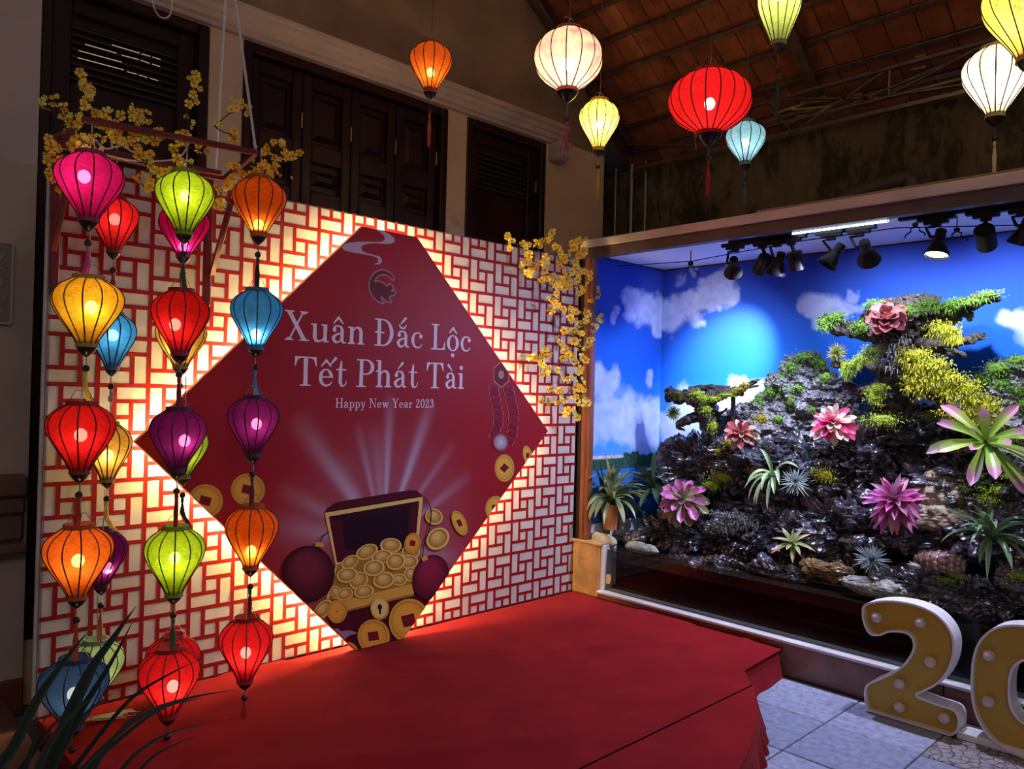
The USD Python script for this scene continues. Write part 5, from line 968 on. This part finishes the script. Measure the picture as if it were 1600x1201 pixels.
for k, (px, py) in enumerate(chips):
    for nm, (mx_, my_) in sorted(marks.items(), key=lambda q: np.hypot(q[1][0] - px, q[1][1] - py)):
        a_ = math.degrees(math.atan2(py - my_, px - mx_)) % 360; w_ = ['right of', 'below right of', 'below', 'below left of', 'left of', 'above left of', 'above', 'above right of'][int((a_ + 22.5) // 45) % 8]
        lab = f'dark lava chip wedged {w_} the {nm}'
        if lab not in used_l: used_l.add(lab); break
    s = rgc.uniform(22, 48); c = on(px, py, 0, 4.44 + .08 * (py < 760) )
    t, _, _ = rock(lab, px, py, s, s * rgc.uniform(.5, .9), 4.44 + .07 * (py < 760) - .08 * (py > 810), lava, 60 + k, dx=.045, rough=.6, sub=4, freq=.9, name='rock_chip'); tag(t, group='lava chips in the rock garden')
# moss on the peaks
moss(R['peak'], [(1258, 556, 40, 16), (1236, 573, 24, 22), (1222, 598, 18, 34), (1284, 566, 20, 16), (1205, 612, 24, 18), (1186, 626, 18, 18)], 4.62, 'g', 240, .014, seed=1)
moss(R['peak'], [(1290, 590, 22, 26), (1246, 606, 26, 12), (1236, 625, 14, 30), (1216, 655, 22, 18), (1268, 640, 16, 14), (1170, 655, 16, 22)], 4.575, 'g', 130, .012, seed=2)
moss(R['rpeak'], [(1560, 575, 40, 26), (1595, 562, 50, 22), (1535, 590, 26, 20), (1565, 600, 26, 18), (1600, 630, 26, 26), (1590, 610, 20, 16)], 4.585, 'g', 260, .013, seed=3)
moss(R['mid'], [(1140, 692, 20, 16), (1120, 705, 30, 14)], 4.50, 'o', 200, .012, seed=4)
moss(R['mid'], [(1290, 742, 26, 22)], 4.36, 'y', 320, .014, seed=5)
moss(R['mid'], [(1182, 735, 26, 24), (1190, 655, 20, 20)], 4.40, 'o', 260, .013, seed=6)
moss(R['left'], [(1130, 745, 34, 18), (1112, 757, 30, 18)], 4.42, 'l', 260, .013, seed=7)
moss(R['rmid'], [(1560, 765, 34, 20), (1580, 740, 26, 22), (1545, 780, 28, 14), (1590, 680, 30, 24)], 4.40, 'l', 260, .014, seed=8)
moss(R['rmid'], [(1525, 745, 30, 50), (1510, 765, 20, 30), (1500, 795, 30, 12)], 4.41, 'd', 240, .016, seed=9)
moss(R['ledge'], [(1480, 906, 26, 8), (1592, 900, 34, 16), (1498, 898, 20, 8)], 4.13, 'l', 220, .011, seed=10)
moss(R['low'], [(1135, 805, 60, 12), (1160, 815, 50, 16), (1130, 822, 40, 12)], 4.28, 'w', 200, .022, droop=1.0, seed=11)

# driftwood -----------------------------------------------------------
drift = usdkit.material(stage, L + 'driftwood', {'tc': ('texture_coordinate', {}), 'n': ('noise_texture', dict(scale=22.0, detail=8.0, roughness=.7, distortion=1.5)), 'r': ('rgb_ramp', {'ramp': [(.38, (.010, .008, .008)), (.58, (.045, .035, .035)), (.75, (.14, .12, .125))]}), 'p': ('principled_bsdf', dict(roughness=.42)), 'b': ('bump', dict(strength=.9, distance=.012))},
    [('tc.object', 'n.vector'), ('n.fac', 'r.fac'), ('r.color', 'p.base_color'), ('n.fac', 'b.height'), ('b.normal', 'p.normal')], surface='p.BSDF')
def limb(parent, pts, seed, name='limb'):
    """pts: (px, py, x, radius px)"""
    q = spline([(*on(a, b, 0, x), r * depth(on(a, b, 0, x)) / FPX) for a, b, x, r in pts], 7)
    v, f = tube(q[:, :3], np.maximum(q[:, 3], .002), 14); m = trimesh.Trimesh(v, f, process=False); m = m.subdivide(); v = np.array(m.vertices)
    rr_ = float(np.median(q[:, 3])); v = v + (np.stack([fbm(v * 22 + k * 9, 4, seed + k) for k in range(3)], 1) - .5) * rr_ * 1.5 + (np.stack([fbm(v * 70 + k * 9, 2, seed + k) for k in range(3)], 1) - .5) * rr_ * .5
    return obj(name, (v, m.faces), drift, parent, smooth=40)
dw = thing('driftwood', 'small dark driftwood tree with mossy arms at the left of the rock garden', 'driftwood', on(1112, 690, 0, 4.5))
limb(dw, [(1108, 705, 4.52, 10.0), (1108, 670, 4.5, 13.8), (1105, 640, 4.48, 16.2), (1092, 625, 4.48, 12.5), (1068, 620, 4.48, 10.0), (1043, 616, 4.48, 9.4)], 1, 'trunk')
limb(dw, [(1100, 640, 4.48, 11.2), (1110, 622, 4.48, 12.5), (1130, 615, 4.48, 8.8), (1150, 612, 4.47, 7.5), (1165, 604, 4.46, 6.2), (1182, 594, 4.45, 2.5)], 2)
limb(dw, [(1165, 604, 4.46, 3), (1185, 603, 4.45, 1.5)], 3); limb(dw, [(1080, 610, 4.48, 8), (1100, 606, 4.5, 5), (1140, 606, 4.5, 3)], 4)
limb(dw, [(1100, 650, 4.48, 9), (1080, 652, 4.46, 8), (1066, 660, 4.45, 6), (1058, 662, 4.45, 3), (1068, 672, 4.45, 1)], 5)
limb(dw, [(1146, 613, 4.47, 4), (1146, 635, 4.47, 3.5), (1145, 665, 4.5, 3.5)], 6); limb(dw, [(1112, 640, 4.48, 4), (1125, 645, 4.48, 2.5), (1135, 638, 4.48, 2)], 7)
moss(dw, [(1060, 615, 24, 14), (1066, 620, 20, 10)], 4.44, 'd', 260, .010, seed=20); moss(dw, [(1090, 615, 22, 18), (1100, 622, 24, 12), (1115, 622, 34, 9), (1140, 617, 30, 9), (1105, 640, 20, 22), (1115, 665, 14, 24)], 4.43, 'l', 240, .010, seed=21); moss(dw, [(1155, 608, 22, 10), (1165, 600, 14, 12)], 4.42, 'o', 220, .009, seed=22)
D2_ = thing('driftwood', 'large black driftwood crown with moss and bromeliads at the right of the rock garden', 'driftwood', on(1410, 640, 0, 4.5))
limb(D2_, [(1400, 680, 4.55, 32.5), (1395, 640, 4.52, 30.0), (1400, 600, 4.5, 25.0), (1420, 560, 4.5, 22.5), (1430, 530, 4.5, 22.5), (1420, 505, 4.5, 25.0)], 11, 'trunk')
limb(D2_, [(1400, 540, 4.5, 20.8), (1370, 520, 4.48, 16.9), (1340, 515, 4.47, 13.0), (1310, 510, 4.46, 11.7), (1288, 502, 4.45, 10.4)], 12)
limb(D2_, [(1360, 515, 4.5, 15.6), (1370, 490, 4.5, 15.6), (1400, 478, 4.5, 13.0), (1440, 470, 4.5, 11.7), (1465, 472, 4.5, 10.4)], 13)
limb(D2_, [(1440, 510, 4.5, 21.6), (1475, 495, 4.48, 16.2), (1505, 480, 4.46, 12.2), (1535, 468, 4.45, 9.5), (1563, 465, 4.44, 4.1)], 14)
limb(D2_, [(1500, 482, 4.47, 8), (1512, 492, 4.46, 7), (1518, 499, 4.45, 4)], 15); limb(D2_, [(1460, 475, 4.5, 5), (1467, 465, 4.5, 3), (1464, 461, 4.5, 1)], 16)
limb(D2_, [(1440, 540, 4.5, 16.8), (1475, 538, 4.47, 10.8), (1510, 530, 4.45, 7.2), (1541, 525, 4.44, 4.8)], 17); limb(D2_, [(1440, 545, 4.5, 12), (1475, 545, 4.47, 9), (1500, 552, 4.45, 6), (1510, 558, 4.44, 2)], 18)
limb(D2_, [(1390, 590, 4.5, 15.6), (1360, 568, 4.48, 9.1), (1335, 572, 4.46, 6.5), (1310, 570, 4.45, 6.5), (1300, 568, 4.45, 3.9)], 19); limb(D2_, [(1390, 640, 4.5, 14), (1365, 605, 4.52, 9), (1345, 610, 4.54, 8), (1320, 600, 4.56, 7)], 20)
limb(D2_, [(1440, 600, 4.5, 16), (1480, 620, 4.5, 14), (1510, 640, 4.5, 12), (1540, 650, 4.5, 10)], 21)
moss(D2_, [(1305, 495, 34, 18), (1290, 506, 18, 20), (1345, 510, 20, 22), (1368, 475, 22, 12)], 4.41, 'g', 300, .015, droop=1.0, seed=30); moss(D2_, [(1430, 485, 40, 16), (1450, 475, 30, 12), (1480, 480, 34, 16), (1495, 472, 26, 14), (1520, 470, 30, 10), (1545, 460, 26, 12)], 4.40, 'g', 300, .014, droop=.9, seed=31)
moss(D2_, [(1475, 515, 38, 26), (1488, 525, 20, 22)], 4.36, 'y', 420, .018, droop=1.2, seed=32); moss(D2_, [(1430, 555, 46, 28), (1440, 575, 40, 30), (1462, 570, 30, 24), (1430, 600, 34, 34), (1460, 590, 28, 34)], 4.36, 'y', 360, .018, droop=1.2, seed=33)
moss(D2_, [(1490, 590, 30, 20), (1480, 610, 34, 34), (1510, 605, 40, 26), (1520, 625, 50, 30), (1545, 635, 40, 26), (1500, 645, 50, 24), (1540, 655, 30, 22)], 4.36, 'y', 360, .017, droop=1.0, seed=34)
moss(D2_, [(1368, 548, 28, 20), (1350, 560, 24, 18), (1330, 570, 24, 18), (1325, 582, 14, 22)], 4.38, 'l', 320, .015, droop=1.0, seed=35); moss(D2_, [(1368, 618, 26, 30), (1380, 655, 50, 22), (1375, 605, 16, 12)], 4.38, 'l', 340, .015, seed=36)
moss(D2_, [(1395, 545, 26, 34), (1410, 535, 22, 30), (1400, 565, 26, 30)], 4.37, 'w', 50, .030, droop=1.5, seed=37, name='hanging_lichen'); moss(D2_, [(1450, 650, 40, 14)], 4.40, 'd', 240, .012, seed=38)

# plants ---------------------------------------------------------------
leafm = printed('leaf_print', .32, trans=.22, spec=.5)
def blade(p, d, upv, length, width, droop, prof, cols, chan=.25, n=8, twist=0.0):
    """one leaf: a channelled strip bending under its weight. returns MB with colours"""
    p = np.array(p, float); d = norm(d); pts, dirs = [p], [d]
    for i in range(n):
        d = norm(d + np.array([0, 0, -droop / n])); p = p + d * length / n; pts.append(p); dirs.append(d)
    V, C = [], []
    for i, (p, d) in enumerate(zip(pts, dirs)):
        t = i / n; s = norm(np.cross(d, upv)) if np.linalg.norm(np.cross(d, upv)) > .05 else norm(np.cross(d, (1, .3, 0))); u = np.cross(s, d)
        if twist: s = s * math.cos(twist * t) + u * math.sin(twist * t); u = np.cross(s, d)
        w = width / 2 * np.interp(t, *zip(*prof))
        V += [p - s * w + u * w * chan, p - s * w * .5, p - u * w * chan * .6, p + s * w * .5, p + s * w + u * w * chan]
        c = cols(t); C += [np.array(c) * .92, c, np.array(c) * .85, c, np.array(c) * .92]
    f = [[i * 5 + k, i * 5 + k + 1, (i + 1) * 5 + k + 1, (i + 1) * 5 + k] for i in range(n) for k in range(4)]
    mb = MB(); mb.add(V, f); mb.c.append(np.clip(np.array(C), 0, 1)); return mb
SPOON = [(0, .45), (.3, .6), (.65, 1), (.85, .92), (.95, .6), (1, .08)]; STRAP = [(0, .5), (.15, .8), (.5, 1), (.8, .7), (1, .05)]; LANCE = [(0, .4), (.35, 1), (.7, .8), (1, .04)]
def ramp(*st):
    st = [(t, np.array(c, float)) for t, c in st]
    return lambda t: np.array([np.interp(t, [a for a, _ in st], [c[k] for _, c in st]) for k in range(3)])
def rosette(name, label, cat, px, py, x, rpx, n, cols, wr=.32, prof=SPOON, axis=(-.70, -.25, .62), e0=72, e1=-12, droop=.5, seed=0, chan=.3, inner=.5, group=None):
    rg = np.random.default_rng(seed + 900); c = on(px, py, 0, x); R_ = rpx * depth(c) / FPX; ax = norm(axis); a = norm(np.cross(ax, (0, 0, 1))); b = np.cross(ax, a); t = thing(name, label, cat, c, group=group)
    for k in range(n):
        u = k / (n - 1); az = k * 2.39996 + rg.uniform(-.15, .15); el = math.radians(e0 + (e1 - e0) * u ** .85 + rg.uniform(-6, 6)); d = (a * math.cos(az) + b * math.sin(az)) * math.cos(el) + ax * math.sin(el)
        ln = R_ * (inner + (1 - inner) * u ** .7) * rg.uniform(.9, 1.08)
        m = blade(c + d * R_ * .05, d, ax, ln, R_ * wr * (.65 + .35 * u) * rg.uniform(.88, 1.1), droop * rg.uniform(.6, 1.3), prof, cols(u, rg), chan)
        obj('leaf', m, leafm, t, smooth=True, col=np.clip(m.col() * rg.uniform(.62, 1.12) * (1 + rg.normal(0, .05, 3)), 0, 1))
    return t
G1, G2 = (.20, .30, .05), (.34, .42, .10)
rosette('bromeliad', 'dusty pink rose-shaped bromeliad on top of the large driftwood', 'bromeliad', 1385, 500, 4.34, 36, 26, lambda u, g: ramp((0, (.22, .19, .09)), (.45, (.34, .15, .14)), (.8, (.46, .14, .18)), (1, (.60, .13, .20))), wr=.62, e0=84, e1=4, droop=.35, seed=1, chan=.45, inner=.35, axis=(-.72, -.30, .58))
rosette('bromeliad', 'coral red bromeliad beside the small driftwood tree', 'bromeliad', 1157, 676, 4.40, 31, 26, lambda u, g: ramp((0, (.42, .36, .12)), (.3, (.40, .06, .06)), (1, (.50, .13, .14))) if g.random() < .68 else ramp((0, (.42, .36, .12)), (.3, (.46, .18, .12)), (1, (.62, .48, .34))), wr=.36, e0=70, e1=-14, seed=2)
rosette('bromeliad', 'crimson and white bromeliad in the middle of the rock garden', 'bromeliad', 1302, 660, 4.36, 38, 44, lambda u, g: ramp((0, (.66, .02, .10)), (.5, (.74, .035, .15)), (1, (.78, .10, .24))) if g.random() < .62 - .35 * u else ramp((0, (.60, .04, .10)), (.38, (.78, .40, .36)), (1, (.84, .70, .56))), wr=.34, e0=80, e1=-25, seed=3)
rosette('bromeliad', 'magenta and olive bromeliad right of the potted spider plant', 'bromeliad', 1068, 780, 4.30, 44, 34, lambda u, g: ramp((0, (.36, .44, .14)), (.45, (.30, .28, .07) if u > .45 else (.40, .42, .16)), (.62, (.56, .14, .36) if u < .7 else (.20, .19, .05)), (1, (.66, .20, .48) if u < .7 else (.30, .27, .08))), wr=.36, e0=78, e1=-30, seed=4)
rosette('bromeliad', 'large purple pink bromeliad in the lower middle of the rock garden', 'bromeliad', 1397, 782, 4.26, 56, 48, lambda u, g: ramp((0, (.44, .38, .26)), (.25, (.42, .07, .20)), (.75, (.56, .10, .32)), (1, (.70, .30, .52))) if g.random() < .7 else ramp((0, (.5, .42, .3)), (.3, (.50, .14, .30)), (.7, (.62, .34, .44)), (1, (.60, .16, .38))), wr=.27, prof=LANCE, e0=76, e1=-45, droop=.5, seed=5)
rosette('bromeliad', 'big lime green bromeliad with pink tips at the right', 'bromeliad', 1540, 692, 4.24, 92, 15, lambda u, g: ramp((0, (.22, .40, .03)), (.45, (.27, .46, .045)), (.62, (.34, .46, .10)), (.78, (.56, .22, .36) if g.random() < .6 else (.36, .5, .1)), (1, (.62, .30, .50))), wr=.25, prof=SPOON, e0=68, e1=-4, droop=.55, seed=6)
rosette('bromeliad', 'small green rosette with red tips near the front water', 'bromeliad', 1238, 848, 4.22, 37, 22, lambda u, g: ramp((0, (.30, .40, .08)), (.5, (.42, .44, .20)), (1, (.62, .14, .10) if u > .55 else (.5, .52, .24))), wr=.22, prof=LANCE, axis=(-.45, -.2, .85), e0=75, e1=-12, seed=7)
SIL = lambda u, g: ramp((0, (.24, .32, .26)), (1, (.50, .58, .58)))
def airplant(label, px, py, x, rpx, n, cols, seed, axis=(-.8, -.35, .4), w=.05, e1=-25, cat='air plant'):
    rg = np.random.default_rng(seed); c = on(px, py, 0, x); R_ = rpx * depth(c) / FPX; ax = norm(axis); a = norm(np.cross(ax, (0, 0, 1))); b = np.cross(ax, a); t = thing('air_plant', label, cat, c)
    tot = MB()
    for k in range(n):
        u = k / (n - 1); az = k * 2.39996; el = math.radians(85 + (e1 - 85) * u + rg.uniform(-8, 8)); d = (a * math.cos(az) + b * math.sin(az)) * math.cos(el) + ax * math.sin(el)
        m = blade(c, d, ax, R_ * rg.uniform(.75, 1.08), R_ * w * 2, rg.uniform(-.1, .3), LANCE, cols(u, rg), .5, n=4); v, f = m.get(); tot.add(v, f); tot.c.append(m.col())
    obj('leaves', tot, leafm, t, smooth=True, col=tot.col(), kind='stuff')
airplant('silver air plant on the lava in the middle of the garden', 1243, 753, 4.32, 27, 70, SIL, 1); airplant('silver air plant low at the front by the flat grey-green stone', 1363, 874, 4.17, 29, 80, SIL, 2)
airplant('dark green spiky ball at the left tip of the small driftwood', 1052, 645, 4.42, 15, 110, lambda u, g: ramp((0, (.05, .09, .03)), (1, (.16, .24, .09))), 3, e1=-70)
airplant('orange and green spiky ball left of the large driftwood', 1307, 551, 4.42, 18, 130, lambda u, g: ramp((0, (.14, .20, .04)), (.6, (.22, .26, .05)), (1, (.44, .17, .06) if u > .4 else (.3, .34, .08))), 4, e1=-60, w=.03)
def spider(name, label, cat, px, py, x, rpx, n, seed, cols, wr=.12, up=1.0, droop=1.7, parent=None, axis=(0, 0, 1), emin=20):
    rg = np.random.default_rng(seed + 300); c = on(px, py, 0, x); R_ = rpx * depth(c) / FPX; t = parent or thing(name, label, cat, c)
    ax = norm(axis); a = norm(np.cross(ax, (0, 1, .1))); b = np.cross(ax, a)
    for k in range(n):
        az = k * 2.39996 + rg.uniform(-.2, .2); el = math.radians(rg.uniform(emin, 85)); d = (a * math.cos(az) + b * math.sin(az)) * math.cos(el) + ax * math.sin(el)
        m = blade(c + d * R_ * .04, d, ax, R_ * rg.uniform(.75, 1.25), R_ * wr * rg.uniform(.8, 1.2), droop * rg.uniform(.6, 1.25), STRAP, cols(k, rg), .35, n=12)
        obj('leaf', m, leafm, t, smooth=True, col=m.col())
    return t
GRN = lambda k, g: ramp((0, (.16, .28, .06)), (.4, (.17, .32, .12)), (1, (.24, .40, .22)))
VAR = lambda k, g: ramp((0, (.24, .32, .12)), (.5, (.17, .25, .11) if k % 3 else (.42, .46, .28)), (1, (.16, .23, .10) if k % 2 else (.40, .40, .22)))
pot = thing('potted_plant', 'variegated spider plant in a brown clay pot on the tank corner', 'potted plant', on(955, 830, 0, 4.22))
pc = on(955, 826, 0, 4.22); ps = depth(pc) / FPX; pr_ = 17.5 * ps; ph_ = 40 * ps
obj('pot', MB().add(*lathe([(pr_ * .78, pc[2]), (pr_ * 1.0, pc[2] + ph_ * .86), (pr_ * 1.08, pc[2] + ph_ * .87), (pr_ * 1.1, pc[2] + ph_), (pr_ * .98, pc[2] + ph_), (pr_ * .95, pc[2] + ph_ * .9), (0.001, pc[2] + ph_ * .88)], 28, (pc[0], pc[1], 0))).add(*lathe([(.001, pc[2]), (pr_ * .78, pc[2])], 28, (pc[0], pc[1], 0))), pm('terracotta', (.34, .14, .06), .6, var=.25, scale=10), pot, smooth=40)
spider('x', '', '', 955, 784, 4.22, 66, 80, 1, VAR, wr=.13, parent=pot, droop=1.9)
spider('spider_plant', 'green spider plant with arching leaves at the right front of the garden', 'spider plant', 1548, 842, 4.18, 74, 26, 2, GRN, wr=.115, droop=1.8, axis=(-.3, 0, .95))
spider('strap_plant', 'pale green strap-leaved plant left of the upper silver air plant', 'plant', 1208, 745, 4.34, 52, 12, 3, lambda k, g: ramp((0, (.20, .34, .10)), (1, (.36, .48, .30))), wr=.15, droop=2.6, axis=(-.5, .2, .8))
spider('broadleaf_plant', 'dark green broad-leaved plant behind the clay pot', 'plant', 1022, 762, 4.45, 56, 16, 4, lambda k, g: ramp((0, (.03, .06, .025)), (1, (.06, .11, .05))), wr=.26, droop=1.0, axis=(-.3, .1, .9), emin=5)
# scaly snail ornament
sn = thing('snail_ornament', 'brown scaly snail-like ornament resting on the wet front ledge', 'ornament', on(1468, 880, 0, 4.13))
sc_ = on(1468, 877, 0, 4.13); ss = depth(sc_) / FPX
m = trimesh.creation.icosphere(4, 1.0); v = np.array(m.vertices); v = v * np.array([.9, 1, 1]); v[:, 2] *= 1 - .30 * v[:, 1]; v = v * np.array([18, 36, 16]) * ss * np.array([1, 1.05, 1]) + sc_
shell_m = pm('shell_brown', (.16, .085, .06), .35, var=.4, scale=40); obj('body', (v, m.faces), shell_m, sn, smooth=True)
scl = pm('shell_scale', (.36, .22, .17), .3, var=.35, scale=50)
for i in range(9):
    for j in range(12):
        th = math.radians(22 + 17 * i); phi = 2 * math.pi * (j + .5 * (i % 2)) / 12
        u = np.array([math.sin(th) * math.cos(phi) * .92, -math.cos(th), math.sin(th) * math.sin(phi)])
        if u[0] > .35 or u[2] < -.75: continue
        k = u * np.array([18.5, 38, 16.5 * (1 - .30 * u[1])]) * ss + sc_; tang = norm(np.array([0, 1, 0]) - u * u[1]); sd = norm(np.cross(u, tang)); w = 4.6 * ss * math.sin(th) ** .6
        obj('scale', (np.array([k + tang * w * 1.1 - u * ss * .6, k + sd * w, k - sd * w, k - tang * w * .6 + u * 1.6 * ss, k + u * 1.4 * ss]), np.array([[0, 1, 4], [0, 4, 2], [1, 3, 4], [2, 4, 3]])), scl, sn)
hp = on(1430, 884, 0, 4.10); m = trimesh.creation.icosphere(2, 1.0); v = np.array(m.vertices) * np.array([5, 10, 4.5]) * ss + hp; obj('head', MB().t(trimesh.Trimesh(v, m.faces, process=False)).tube([hp, hp + np.array([0, 9, 6]) * ss], [2.2 * ss, 1.0 * ss], 6).tube([hp, hp + np.array([-2, 12, 2]) * ss], [2 * ss, .8 * ss], 6), pale_stone, sn, smooth=True, label='pale head')

# ================================================================== dark long-leaved plant in the near left corner
dl = printed('dark_leaf', .35, spec=.5)
CROWN = EYE + ray(30, 1520) * 1.5; FLOOR_Z = .125 if (.06 < CROWN[0] < .8 and CROWN[1] > 1.2) else .0
fp = thing('long_leaved_plant', 'dark strap-leaved plant in the near left corner in front of the lanterns', 'plant', (CROWN[0], CROWN[1], 0))
def nearleaf(pts, d, w, seed):
    w0 = EYE + ray(*pts[0]) * d
    P = spline([CROWN, (CROWN * .45 + w0 * .55) + np.array([0, 0, .03])] + [EYE + ray(a, b) * d for a, b in pts], 6); n = len(P); V, C = [], []; sl_ = np.r_[0, np.cumsum(np.linalg.norm(np.diff(P, axis=0), axis=1))]; sl_ /= sl_[-1]
    rg = np.random.default_rng(seed); tw = rg.uniform(-.6, .6)
    for i, p in enumerate(P):
        t = sl_[i]; tg = norm(P[min(i + 1, n - 1)] - P[max(i - 1, 0)]); vw = norm(EYE - p); s = norm(np.cross(tg, vw)); u = np.cross(s, tg); s = norm(s * math.cos(tw) + u * math.sin(tw)); u = np.cross(s, tg)
        ww = w * d / FPX / 2 * np.interp(t, [0, .4, .75, .9, 1], [.5, 1, .75, .38, .02]); V += [p - s * ww + u * ww * .35, p - u * ww * .1, p + s * ww + u * ww * .35]; c = np.array([.028, .045, .038]); C += [c * 1.2, c * .8, c * 1.2]
    f = [[i * 3 + k, i * 3 + k + 1, i * 3 + k + 4, i * 3 + k + 3] for i in range(n - 1) for k in range(2)]; mb = MB(); mb.add(V, f); obj('leaf', mb, dl, fp, smooth=True, col=np.array(C))
for k, (pts, d, w) in enumerate([([(-30, 1240), (20, 1170), (60, 1090), (118, 1010), (140, 985)], 1.5, 20), ([(60, 1260), (95, 1150), (140, 1050), (180, 992), (213, 946)], 1.5, 24), ([(40, 1260), (120, 1120), (170, 1040), (210, 966)], 1.7, 13), ([(80, 1250), (130, 1180), (200, 1095), (260, 1055), (312, 1030)], 1.6, 9), ([(90, 1260), (140, 1190), (220, 1120), (290, 1092), (370, 1077)], 1.55, 10), ([(100, 1260), (150, 1190), (225, 1125), (270, 1100), (320, 1090)], 1.6, 9),
    ([(110, 1270), (150, 1195), (180, 1150), (212, 1112)], 1.4, 14), ([(160, 1250), (200, 1190), (250, 1152), (300, 1135), (330, 1131)], 1.5, 8), ([(170, 1270), (230, 1190), (280, 1160), (315, 1147)], 1.5, 7), ([(70, 1250), (90, 1190), (130, 1120), (180, 1080)], 1.65, 13), ([(20, 1260), (40, 1200), (62, 1140), (78, 1112)], 1.6, 14), ([(-10, 1260), (10, 1180), (30, 1130)], 1.5, 12), ([(-20, 1110), (0, 1075), (14, 1052)], 1.5, 6), ([(50, 1270), (60, 1200), (100, 1130), (150, 1085)], 1.45, 16), ([(120, 1260), (160, 1180), (200, 1130), (250, 1090)], 1.7, 8), ([(0, 1260), (70, 1150), (110, 1105)], 1.6, 11)]): nearleaf(pts, d, w, k)
if True:
    g0 = CROWN * np.array([1, 1, 0])
    obj('pot', MB().add(*lathe([(.095, .004), (.135, .26), (.145, .265), (.148, .30), (.13, .30), (.125, .27), (.001, .265)], 28, (g0[0], g0[1], FLOOR_Z))), pm('dark_pot', (.05, .04, .038), .5), fp, smooth=40)
    obj('stem', MB().tube([g0 + [0, 0, FLOOR_Z + .26], CROWN * np.array([1, 1, .8]), CROWN], [.03, .026, .018], 8), twig_m, fp)
